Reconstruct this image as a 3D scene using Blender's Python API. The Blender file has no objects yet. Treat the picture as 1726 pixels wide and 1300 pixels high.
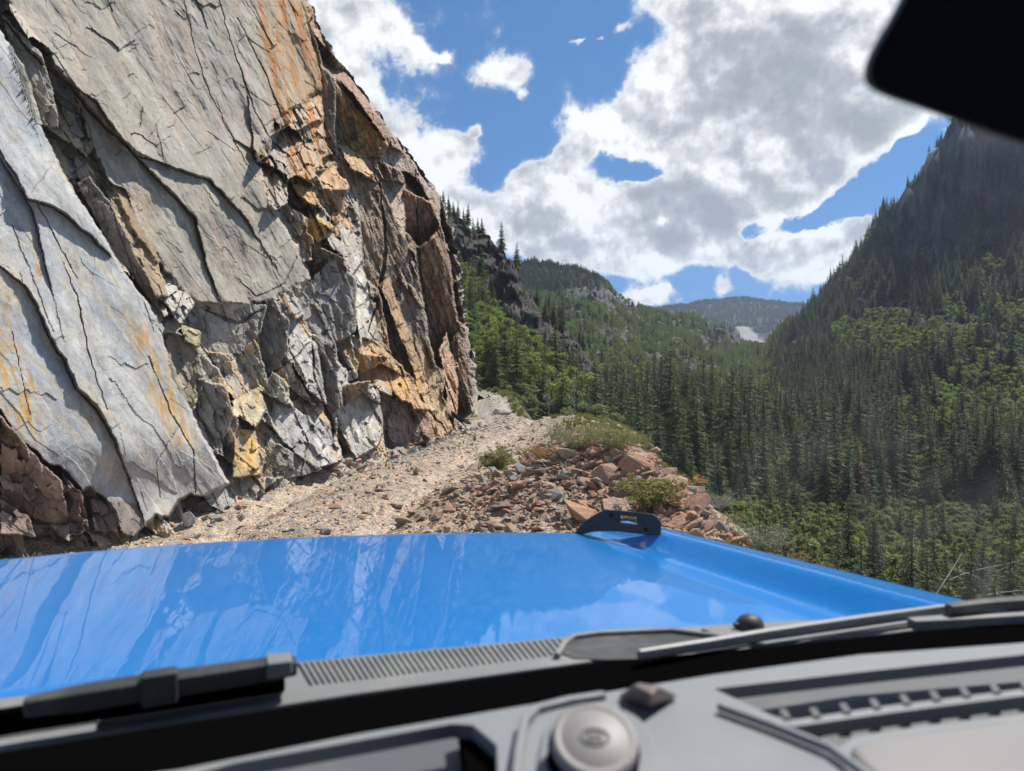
import bpy, bmesh, math, random
import numpy as np
from mathutils import Vector, Matrix
random.seed(7); RNG = np.random.default_rng(7)
R = math.radians
S = bpy.context.scene
COL = S.collection
# ------------------------------------------------------------------ camera
FPX = 1256.0; CX = 863.0; CY = 650.0; HZ = 620.0; CAMZ = 1.65
PITCH = math.atan((CY-HZ)/FPX)
cam_d = bpy.data.cameras.new('camera'); cam = bpy.data.objects.new('camera', cam_d); COL.objects.link(cam)
cam.location = (0, 0, CAMZ); cam.rotation_euler = (math.pi/2-PITCH, 0, 0)
cam_d.sensor_width = 36; cam_d.lens = 36*FPX/1726; cam_d.clip_start = 0.02; cam_d.clip_end = 20000
cam_d.dof.use_dof = True; cam_d.dof.focus_distance = 14.0; cam_d.dof.aperture_fstop = cam_d.lens/5.0
S.camera = cam
# ------------------------------------------------------------------ light
SUN_EL = R(57); SUN_AZ = R(50)          # azimuth measured to the right of the view
SD = Vector((math.sin(SUN_AZ)*math.cos(SUN_EL), math.cos(SUN_AZ)*math.cos(SUN_EL), math.sin(SUN_EL)))
sl = bpy.data.lights.new('sun', 'SUN'); sl.energy = 4.2; sl.angle = R(0.55); sl.color = (1.0, .93, .83)
so = bpy.data.objects.new('sun', sl); COL.objects.link(so); so.rotation_euler = SD.to_track_quat('Z', 'Y').to_euler(); so.location = (20, 20, 60)
S.view_settings.view_transform = 'Standard'; S.view_settings.look = 'None'
S.view_settings.exposure = 0.7; S.view_settings.gamma = 1
S.cycles.max_bounces = 8; S.cycles.diffuse_bounces = 3; S.cycles.glossy_bounces = 3
S.cycles.transparent_max_bounces = 8; S.cycles.volume_bounces = 0
S.cycles.use_adaptive_sampling = True; S.cycles.adaptive_threshold = 0.02
S.cycles.use_denoising = True

def ray(px, py):
    x = (np.asarray(px, float)-CX)/FPX; y = (CY-np.asarray(py, float))/FPX
    c, s = math.cos(PITCH), math.sin(PITCH)
    return x, c+y*s, -s+y*c                       # world direction (x, forward, up)
def at(px, py, Y):
    dx, dy, dz = ray(px, py); t = Y/dy
    return dx*t, Y+0*t, CAMZ+dz*t
def atz(px, py, z):
    dx, dy, dz = ray(px, py); t = (z-CAMZ)/dz
    return Vector((float(dx*t), float(dy*t), float(z)))
def azel(px, py):
    dx, dy, dz = ray(px, py); n = math.sqrt(dx*dx+dy*dy+dz*dz)
    return math.atan2(dx, dy), math.asin(dz/n)

# ------------------------------------------------------------------ node helper
class N:
    def __init__(s, nt): s.nt = nt
    def n(s, t, **k):
        o = s.nt.nodes.new(t)
        for a, b in k.items(): setattr(o, a, b)
        return o
    def put(s, sock, v):
        if v is None: return
        if isinstance(v, bpy.types.NodeSocket): s.nt.links.new(v, sock)
        else:
            if isinstance(v, (tuple, list)) and len(v) == 3 and sock.type == 'RGBA': v = (*v, 1)
            sock.default_value = v
    def m(s, op, a, b=None, c=None, clamp=False):
        o = s.n('ShaderNodeMath', operation=op, use_clamp=clamp)
        s.put(o.inputs[0], a); s.put(o.inputs[1], b); s.put(o.inputs[2], c); return o.outputs[0]
    def vm(s, op, a, b=None, sc=None):
        o = s.n('ShaderNodeVectorMath', operation=op); s.put(o.inputs[0], a); s.put(o.inputs[1], b)
        if sc is not None: s.put(o.inputs['Scale'], sc)
        return o.outputs['Value'] if op in ('DOT_PRODUCT', 'LENGTH') else o.outputs[0]
    def noise(s, vec, scale, detail=4, rough=.5, dist=0, col=False, lac=2.0):
        o = s.n('ShaderNodeTexNoise'); s.put(o.inputs['Vector'], vec); s.put(o.inputs['Scale'], scale)
        s.put(o.inputs['Detail'], detail); s.put(o.inputs['Roughness'], rough); s.put(o.inputs['Distortion'], dist)
        s.put(o.inputs['Lacunarity'], lac)
        return o.outputs['Color' if col else 'Fac']
    def vor(s, vec, scale, feature='F1', out='Distance', rnd=1.0):
        o = s.n('ShaderNodeTexVoronoi', feature=feature); s.put(o.inputs['Vector'], vec); s.put(o.inputs['Scale'], scale)
        s.put(o.inputs['Randomness'], rnd); return o.outputs[out]
    def ramp(s, f, stops, interp='LINEAR'):
        o = s.n('ShaderNodeValToRGB'); o.color_ramp.interpolation = interp
        e = o.color_ramp.elements
        while len(e) < len(stops): e.new(.5)
        for i, (p, c) in enumerate(stops):
            e[i].position = p; e[i].color = (*c, 1) if isinstance(c, (tuple, list)) else (c, c, c, 1)
        s.put(o.inputs[0], f); return o.outputs[0]
    def mix(s, f, a, b, mode='MIX'):
        o = s.n('ShaderNodeMix', data_type='RGBA', blend_type=mode)
        s.put(o.inputs[0], f); s.put(o.inputs[6], a); s.put(o.inputs[7], b); return o.outputs[2]
    def smooth(s, v, a, b):
        o = s.n('ShaderNodeMapRange', interpolation_type='SMOOTHSTEP'); s.put(o.inputs[0], v)
        s.put(o.inputs[1], a); s.put(o.inputs[2], b); return o.outputs[0]
    def attr(s, name, out='Color'):
        o = s.n('ShaderNodeAttribute', attribute_name=name); return o.outputs[out]
    def scale(s, vec, sc):
        o = s.n('ShaderNodeMapping'); s.put(o.inputs[0], vec); o.inputs['Scale'].default_value = sc; return o.outputs[0]

def material(name):
    m = bpy.data.materials.new(name); m.use_nodes = True; nt = m.node_tree; nt.nodes.clear()
    g = N(nt); out = g.n('ShaderNodeOutputMaterial'); return m, g, out
def principled(g, out, col, rough=.8, bump=None, bstr=.3, bdist=.02, **k):
    p = g.n('ShaderNodeBsdfPrincipled'); g.put(p.inputs['Base Color'], col); g.put(p.inputs['Roughness'], rough)
    for a, b in k.items(): g.put(p.inputs[a.replace('_', ' ')], b)
    if bump is not None:
        b = g.n('ShaderNodeBump'); g.put(b.inputs['Strength'], bstr); g.put(b.inputs['Distance'], bdist); g.put(b.inputs['Height'], bump)
        g.nt.links.new(b.outputs[0], p.inputs['Normal'])
    if out is not None: g.nt.links.new(p.outputs[0], out.inputs[0])
    return p

# ------------------------------------------------------------------ world: sky and clouds
W = bpy.data.worlds.new('World'); S.world = W; W.use_nodes = True; W.node_tree.nodes.clear()
g = N(W.node_tree)
tcs = g.n('ShaderNodeTexCoord').outputs['Generated']
sky = g.n('ShaderNodeTexSky', sky_type='NISHITA', sun_disc=False, sun_elevation=SUN_EL, sun_rotation=SUN_AZ,
          altitude=2800, air_density=1.0, dust_density=0.3, ozone_density=3.5)
lv = g.n('ShaderNodeMapping', vector_type='POINT'); lv.inputs['Scale'].default_value = (.6, .6, .55); lv.inputs['Location'].default_value = (0, 0, .20)
g.put(lv.inputs[0], tcs); g.put(sky.inputs['Vector'], g.vm('NORMALIZE', lv.outputs[0]))
SKY_ST = 0.085
tc = g.n('ShaderNodeTexCoord').outputs['Generated']
d0 = g.vm('NORMALIZE', tc)
wv = g.vm('SUBTRACT', g.noise(d0, 14, 5, .6, col=True), (.5, .5, .5))
d1 = g.vm('ADD', d0, g.vm('SCALE', wv, sc=.05))
sep = g.n('ShaderNodeSeparateXYZ'); g.put(sep.inputs[0], d1)
az = g.m('ARCTAN2', sep.outputs[0], sep.outputs[1]); el = g.m('ARCSINE', g.m('MINIMUM', g.m('MAXIMUM', sep.outputs[2], -1.0), 1.0))
BL = [ # px, py, rx, ry, tilt(deg, + = down to the right), weight
 (600,40,78,62,0,1),(600,130,45,50,0,.9),(690,88,60,32,10,1),(745,95,30,11,0,.9),(560,10,50,50,0,1),(620,180,26,22,0,.8),
 (850,115,58,26,-12,1),(868,165,15,26,0,.75),(970,75,17,8,-20,1.1),(1004,62,11,9,0,1.1),(1040,40,26,16,-30,1),
 (680,235,62,50,20,1.1),(640,200,30,30,0,.8),(760,255,45,36,0,1),(730,320,90,45,0,1.1),(800,345,45,26,0,.8),(797,225,14,16,0,.9),
 (1130,0,90,36,0,1.1),(1200,130,120,130,0,1.3),(1320,90,180,160,0,1.4),(1430,170,170,120,0,1.4),(1000,205,70,46,20,1),(1080,150,60,70,0,1.1),
 (1270,330,150,100,0,1.3),(1370,290,90,66,0,1.2),(1510,205,80,44,0,1.2),(1540,30,120,120,0,1.3),(1150,240,110,70,0,1.2),
 (910,300,60,50,0,1),(965,345,110,80,0,1.2),(900,395,125,48,5,1.2),(1050,405,125,58,0,1.2),(1160,380,120,66,0,1.3),(980,262,52,30,0,1),
 (1340,440,115,48,-8,1.2),(1430,405,80,34,-10,1.1),(1290,420,50,36,0,1),(1480,385,50,24,-20,1),
 (1085,500,60,24,3,1.5),(1120,486,20,12,0,1.1),(1215,484,24,20,0,1.25),(1075,330,60,30,0,.9),
 (1800,100,160,120,0,1.2),(1330,365,1,1,0,0)]
HO = [(1062,286,76,26,0,1.6),(1485,290,95,46,-35,1.7),(1395,352,90,22,-25,1.5),(1005,120,64,56,0,1.0),(890,235,62,50,0,1.1),(830,300,30,34,0,.5),(1265,385,30,20,-30,1.1),(1115,300,40,16,10,1.0),(1540,240,60,24,-35,.8),(960,478,110,20,8,1.3),(1180,476,90,18,0,1.1),(830,440,60,16,20,.3),(1120,382,13,9,0,1.5),(1100,312,30,12,0,.6),(1265,400,30,14,-20,.8),(1360,372,90,14,-8,1.1),(845,270,24,60,0,.8),(820,200,60,30,0,.4),(985,40,80,40,0,.3)]
def blob(b):
    px, py, rx, ry, t, w = b
    a, e = azel(px, py); a2, _ = azel(px+rx, py); _, e2 = azel(px, py+ry)
    ra, re = abs(a2-a), abs(e2-e)
    t = R(t); ca, sa = math.cos(t), math.sin(t)
    da = g.m('SUBTRACT', az, a); de = g.m('SUBTRACT', el, e)
    u = g.m('MULTIPLY_ADD', da, ca/ra, g.m('MULTIPLY', de, -sa/ra)); v = g.m('MULTIPLY_ADD', da, sa/re, g.m('MULTIPLY', de, ca/re))
    q = g.m('MULTIPLY_ADD', u, u, g.m('MULTIPLY', v, v))
    return g.m('MULTIPLY', g.m('EXPONENT', g.m('MULTIPLY', q, -1.15)), w)
acc = None
for b in BL:
    v = blob(b); acc = v if acc is None else g.m('ADD', acc, v)
soft = acc
for b in HO: soft = g.m('SUBTRACT', soft, blob(b))
# scattered small clouds outside the part of the sky in view
hi = g.smooth(sep.outputs[2], .50, .62); back = g.smooth(sep.outputs[1], .45, .2)
oth = g.m('MULTIPLY', g.m('MAXIMUM', hi, back), g.m('MULTIPLY', g.smooth(g.noise(d0, 3.2, 3, .5), .5, .72), 1.5))
soft = g.m('ADD', soft, oth)
n_big = g.noise(d0, 11, 10, .62); n_fine = g.noise(d0, 42, 8, .68)
prod = g.m('ADD', soft, g.m('MULTIPLY', g.m('SUBTRACT', n_big, .5), 2.1))
n_mid = g.noise(d0, 22, 6, .6, .4)
prod = g.m('ADD', prod, g.m('MULTIPLY', g.m('SUBTRACT', n_mid, .5), .9))
prod = g.m('ADD', prod, g.m('MULTIPLY', g.m('SUBTRACT', n_fine, .5), 1.1))
alpha = g.m('ADD', g.m('MULTIPLY', g.smooth(prod, .22, .74), .9), g.m('MULTIPLY', g.smooth(prod, .0, .5), .1))
body = g.smooth(prod, .5, 1.0)
dep = g.smooth(g.m('ADD', soft, g.m('MULTIPLY', g.m('SUBTRACT', n_big, .5), 2.0)), .85, 2.9)
def relief(sc, det, ro, dx, dz):
    return g.m('SUBTRACT', g.noise(d0, sc, det, ro), g.noise(g.vm('ADD', d0, (dx, 0, dz)), sc, det, ro))
rel = relief(9, 5, .45, .018, .035); rel2 = relief(24, 6, .55, .006, .012)
lum = g.m('ADD', g.m('MULTIPLY_ADD', dep, -.48, .93), g.m('MULTIPLY', g.m('MULTIPLY_ADD', rel, 1.7, g.m('MULTIPLY', rel2, 1.5)), body))
lum = g.m('ADD', lum, g.m('MULTIPLY', g.m('SUBTRACT', g.noise(d0, 5, 3, .5), .5), g.m('MULTIPLY', body, -.45)))
lum = g.m('MINIMUM', g.m('MAXIMUM', lum, .25), 1.0)
cc = g.ramp(lum, [(.0, (.19, .205, .23)), (.35, (.245, .26, .29)), (.6, (.31, .325, .35)), (.8, (.46, .47, .485)), (1, (.65, .655, .66))])
skc = g.mix(1.0, g.vm('SCALE', sky.outputs[0], sc=SKY_ST), (.50, .97, 1.14), 'MULTIPLY')
colr = g.mix(alpha, skc, cc)
bg = g.n('ShaderNodeBackground'); g.put(bg.inputs[0], colr); bg.inputs[1].default_value = 1.0
wo = g.n('ShaderNodeOutputWorld'); W.node_tree.links.new(bg.outputs[0], wo.inputs[0])
W.cycles.sampling_method = 'MANUAL'; W.cycles.sample_map_resolution = 512
# ------------------------------------------------------------------ numpy noise
def _h(ix, iy, iz, seed):
    n = (ix.astype(np.int64)*374761393 + iy.astype(np.int64)*668265263 + iz.astype(np.int64)*2147483647*3 + seed*974634777) & 0xFFFFFFFF
    n = ((n ^ (n >> 13))*1274126177) & 0xFFFFFFFF
    n = ((n ^ (n >> 16))*2246822519) & 0xFFFFFFFF
    return ((n ^ (n >> 15)) & 0xFFFFFF)/float(0xFFFFFF)
def vnoise(x, y, seed=0):
    x = np.asarray(x, float); y = np.asarray(y, float)
    ix = np.floor(x); iy = np.floor(y); fx = x-ix; fy = y-iy
    ux = fx*fx*fx*(fx*(fx*6-15)+10); uy = fy*fy*fy*(fy*(fy*6-15)+10)
    z = np.zeros_like(ix)
    def gr(a, b):
        t = _h(ix+a, iy+b, z, seed)*2*math.pi
        return np.cos(t)*(fx-a)+np.sin(t)*(fy-b)
    return (gr(0, 0)*(1-ux)+gr(1, 0)*ux)*(1-uy)+(gr(0, 1)*(1-ux)+gr(1, 1)*ux)*uy
def fbm(x, y, oct=5, seed=0, gain=.5, lac=2.03):
    a = 1; s = 0*np.asarray(x, float)
    for i in range(oct):
        s = s+a*vnoise(x, y, seed+i*17); x = x*lac+3.1; y = y*lac+1.7; a *= gain
    return s
def facets(x, y, seed=0, tilt=1.0, jit=.9):
    """stepped plane facets: every Voronoi cell has a height and a tilt of its own; also the distance to the cell edge"""
    ix = np.floor(x); iy = np.floor(y); z = np.zeros_like(ix)
    b1 = np.full(x.shape, 9e9); b2 = b1.copy(); h = np.zeros(x.shape); idv = h.copy()
    for a in (-1, 0, 1):
        for b in (-1, 0, 1):
            cx = ix+a; cy = iy+b
            px = cx+.5+jit*(_h(cx, cy, z, seed)-.5); py = cy+.5+jit*(_h(cx, cy, z, seed+1)-.5)
            dx = x-px; dy = y-py; dd = np.abs(dx)**1.3+np.abs(dy)**1.3
            r = _h(cx, cy, z, seed+2)
            hh = (r-.5)*1.3+tilt*((_h(cx, cy, z, seed+3)-.5)*dx*2+(_h(cx, cy, z, seed+4)-.5)*dy*2)
            m = dd < b1
            b2 = np.where(m, b1, np.minimum(b2, dd)); h = np.where(m, hh, h); idv = np.where(m, r, idv); b1 = np.where(m, dd, b1)
    return h, idv, b2-b1
def inpoly(px, py, poly):
    ins = np.zeros(px.shape, bool); n = len(poly)
    for i in range(n):
        x1, y1 = poly[i]; x2, y2 = poly[(i+1) % n]
        if y1 == y2: continue
        c = ((py > min(y1, y2)) & (py <= max(y1, y2))) & (px < (py-y1)*(x2-x1)/(y2-y1)+x1)
        ins ^= c
    return ins
def pdist(px, py, pts, closed=False, side=False):
    best = np.full(px.shape, 9e9); sg = np.zeros(px.shape); tt = np.zeros(px.shape)
    n = len(pts)
    segs = [(pts[i], pts[(i+1) % n]) for i in range(n if closed else n-1)]
    for k, ((x1, y1), (x2, y2)) in enumerate(segs):
        vx, vy = x2-x1, y2-y1; L = vx*vx+vy*vy+1e-9
        t = np.clip(((px-x1)*vx+(py-y1)*vy)/L, 0, 1)
        dx = px-(x1+t*vx); dy = py-(y1+t*vy); d = np.hypot(dx, dy); m = d < best
        best = np.where(m, d, best); sg = np.where(m, np.sign(vx*dy-vy*dx), sg); tt = np.where(m, (k+t)/len(segs), tt)
    return best, sg, tt
def sdpoly(px, py, poly):
    x0 = min(p[0] for p in poly)-60; x1 = max(p[0] for p in poly)+60; y0 = min(p[1] for p in poly)-60; y1 = max(p[1] for p in poly)+60
    out = np.full(px.shape, -60.0); m = (px > x0) & (px < x1) & (py > y0) & (py < y1)
    if m.any():
        d, _, _ = pdist(px[m], py[m], poly, closed=True)
        out[m] = np.where(inpoly(px[m], py[m], poly), d, -d)
    return out
def sstep(v, a, b):
    t = np.clip((v-a)/(b-a), 0, 1); return t*t*(3-2*t)
def lerp(a, b, t): return a+(b-a)*t

def grid_mesh(name, X, Y, Z, mat, smooth=True, cols=None, kind='structure', cyc=False):
    nr, nc = X.shape
    co = np.stack([X, Y, Z], -1).reshape(-1, 3).astype(np.float32)
    i = np.arange(nr-1)[:, None]*nc+np.arange(nc-1)[None, :]
    q = np.stack([i, i+1, i+nc+1, i+nc], -1).reshape(-1, 4)
    me = bpy.data.meshes.new(name); me.vertices.add(len(co)); me.vertices.foreach_set('co', co.ravel())
    me.loops.add(q.size); me.loops.foreach_set('vertex_index', q.ravel().astype(np.int32))
    me.polygons.add(len(q)); me.polygons.foreach_set('loop_start', np.arange(0, q.size, 4, dtype=np.int32))
    me.polygons.foreach_set('use_smooth', np.full(len(q), smooth))
    me.update(calc_edges=True)
    for k, v in (cols or {}).items():
        a = me.color_attributes.new(k, 'FLOAT_COLOR', 'POINT'); c = np.ones((len(co), 4), np.float32); c[:, :3] = v.reshape(-1, 3); a.data.foreach_set('color', c.ravel())
    me.materials.append(mat)
    o = bpy.data.objects.new(name, me); COL.objects.link(o)
    if kind: o['kind'] = kind
    return o
def raw_mesh(name, verts, faces, mats, smooth=False, midx=None):
    """verts (n,3); faces (m,3 or 4) array"""
    me = bpy.data.meshes.new(name); v = np.asarray(verts, np.float32); f = np.asarray(faces, np.int32)
    me.vertices.add(len(v)); me.vertices.foreach_set('co', v.ravel())
    k = f.shape[1]; me.loops.add(f.size); me.loops.foreach_set('vertex_index', f.ravel())
    me.polygons.add(len(f)); me.polygons.foreach_set('loop_start', np.arange(0, f.size, k, dtype=np.int32))
    me.polygons.foreach_set('use_smooth', np.full(len(f), smooth))
    for m in mats: me.materials.append(m)
    if midx is not None: me.polygons.foreach_set('material_index', np.asarray(midx, np.int32))
    me.update(calc_edges=True); return me

# ------------------------------------------------------------------ materials for rock and ground
def mat_rock():
    m, g, out = material('cliff_rock')
    P = g.n('ShaderNodeTexCoord').outputs['Object']
    base = g.attr('col')
    # strata frame: stretched along the dip
    mp = g.n('ShaderNodeMapping'); g.put(mp.inputs[0], P); mp.inputs['Rotation'].default_value = (R(0), R(0), R(0)); mp.inputs['Scale'].default_value = (1, 1, .28)
    st = mp.outputs[0]
    n1 = g.noise(P, 2.2, 8, .62); n2 = g.noise(P, 14, 8, .68); n3 = g.noise(st, 7, 7, .65)
    n4 = g.noise(P, 90, 4, .7)
    v = g.m('MULTIPLY_ADD', g.m('SUBTRACT', n2, .5), 1.1, 1.0)
    v = g.m('ADD', v, g.m('MULTIPLY', g.m('SUBTRACT', n3, .5), .9)); v = g.m('ADD', v, g.m('MULTIPLY', g.m('SUBTRACT', n1, .5), .6))
    v = g.m('ADD', v, g.m('MULTIPLY', g.m('SUBTRACT', n4, .5), .9))
    v = g.m('MAXIMUM', v, .25)
    c = g.vm('SCALE', base, sc=v)
    tint = g.noise(P, 5.5, 5, .6)
    c = g.mix(g.smooth(tint, .55, .75), c, g.mix(.55, c, (.36, .26, .16)))
    c = g.mix(g.smooth(g.noise(P, 3.7, 6, .7), .58, .72), c, g.mix(.5, c, (.20, .235, .27)))
    # fine cracks
    cr = g.vor(g.vm('ADD', st, g.vm('SCALE', g.noise(P, 3, 4, .6, col=True), sc=.35)), 2.6, 'DISTANCE_TO_EDGE')
    crm = g.m('MULTIPLY', g.smooth(cr, .022, .0), g.smooth(n1, .52, .66))
    c = g.mix(g.m('MULTIPLY', crm, .04), c, (.08, .07, .06))
    h = g.m('ADD', g.m('MULTIPLY', n2, .9), g.m('ADD', g.m('MULTIPLY', n4, .25), g.m('MULTIPLY', n3, .7)))
    principled(g, out, c, .82, h, .42, .035, Specular_IOR_Level=.35)
    return m
def mat_ground():
    m, g, out = material('gravel_ground')
    P = g.n('ShaderNodeTexCoord').outputs['Object']; base = g.attr('col')
    n1 = g.noise(P, 1.7, 6, .6); n2 = g.noise(P, 22, 8, .7)
    vv = g.vor(P, 26, 'F1', 'Color'); ve = g.vor(P, 26, 'DISTANCE_TO_EDGE'); v2 = g.vor(P, 60, 'F1', 'Color')
    s1 = g.n('ShaderNodeSeparateColor'); g.put(s1.inputs[0], vv); s2 = g.n('ShaderNodeSeparateColor'); g.put(s2.inputs[0], v2)
    v = g.m('MULTIPLY_ADD', s1.outputs[0], .55, .68); v = g.m('ADD', v, g.m('MULTIPLY', g.m('SUBTRACT', n2, .5), .7))
    v = g.m('ADD', v, g.m('MULTIPLY', g.m('SUBTRACT', s2.outputs[0], .5), .35))
    c = g.vm('SCALE', base, sc=v)
    c = g.mix(g.m('MULTIPLY', g.smooth(s1.outputs[1], .7, .9), .5), c, (.30, .17, .10))
    c = g.mix(g.m('MULTIPLY', g.smooth(s1.outputs[2], .75, .9), .5), c, (.25, .26, .27))
    h = g.m('ADD', g.m('MULTIPLY', g.smooth(ve, 0, .25), g.m('MULTIPLY', s1.outputs[0], .8)), g.m('ADD', n2, g.m('MULTIPLY', s2.outputs[0], .35)))
    principled(g, out, c, .92, h, .9, .035, Specular_IOR_Level=.2)
    return m
def mat_terrain():
    m, g, out = material('forest_floor')
    P = g.n('ShaderNodeTexCoord').outputs['Object']; base = g.attr('col')
    n = g.noise(P, .35, 10, .65); n2 = g.noise(g.scale(P, (1, 1, .3)), 1.2, 8, .7)
    v = g.m('ADD', g.m('MULTIPLY_ADD', g.m('SUBTRACT', n, .5), 1.6, 1.0), g.m('MULTIPLY', g.m('SUBTRACT', n2, .5), 1.2))
    c = g.vm('SCALE', base, sc=g.m('MAXIMUM', v, .2))
    principled(g, out, c, .95, g.m('ADD', n, n2), 1.0, 1.2, Specular_IOR_Level=.1)
    return m
M_ROCK = mat_rock(); M_GROUND = mat_ground(); M_TERR = mat_terrain()

# ------------------------------------------------------------------ the cliff on the left
A_POLY = [(-400,-900),(-250,-560),(-60,-40),(0,50),(40,110),(70,215),(110,300),(150,360),(200,445),(255,520),(270,560),(300,640),(335,725),(385,815),(370,822),(338,838),(322,832),(300,846),(284,872),(262,868),(243,890),(226,908),(205,900),(196,868),(178,842),(152,822),(138,828),(116,800),(97,785),(80,784),(60,762),(30,742),(0,692),(-150,640),(-700,500),(-700,-900)]
C_POLY = [(20,10),(75,80),(130,170),(150,240),(190,320),(230,400),(290,470),(330,510),(390,520),(450,508),(520,470),(500,420),(455,345),(430,270),(470,200),(540,150),(545,80),(510,0),(400,-250),(150,-700),(-240,-560),(-60,-60)]
E_POLY = [(520,-20),(560,90),(640,190),(700,270),(640,300),(620,420),(635,560),(560,560),(500,500),(520,470),(500,420),(455,345),(430,270),(480,200),(545,150),(540,60)]
F_POLY = [(640,180),(700,265),(745,335),(772,440),(790,560),(800,660),(775,735),(700,755),(640,620),(625,430),(610,300)]
SIL = [(-900,90),(-600,175),(-300,300),(-200,380),(0,517),(50,540),(90,562),(140,600),(190,638),(240,672),(270,700),(310,728),(340,746),(380,757),(440,771),(500,780),(560,789),(620,800),(660,806),(720,790),(1100,775)]
def sil_x(py):
    py = np.asarray(py, float); j = 7*np.abs(vnoise(py/34, py*0, 881))+6*vnoise(py/13, py*0+.3, 882)+3*vnoise(py/5, py*0+.6, 883)
    return np.interp(py, [a for a, b in SIL], [b for a, b in SIL])+j*1.4
WN = np.array([.955, -.175, .24]); WN /= np.linalg.norm(WN)
WB = np.array([-3.72, 7.4, 0.0])
def wall_point(px, py):
    dx, dy, dz = ray(px, py); o = np.array([0, 0, CAMZ])
    t = (WN @ (WB-o))/(dx*WN[0]+dy*WN[1]+dz*WN[2])
    return dx*t, dy*t, CAMZ+dz*t
# facet table: polygon, (point, displacement), (point, displacement): a plane ramp between the two
NRM = {'D': (.15,-.80,-.55), 'B': (.12,-.98,.05), 'L': (.50,-.40,.77), 'R': (.93,-.28,.22), 'T': (.80,-.32,.50), 'O': (.55,-.45,-.70), 'S': (.72,-.60,.25)}
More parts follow.
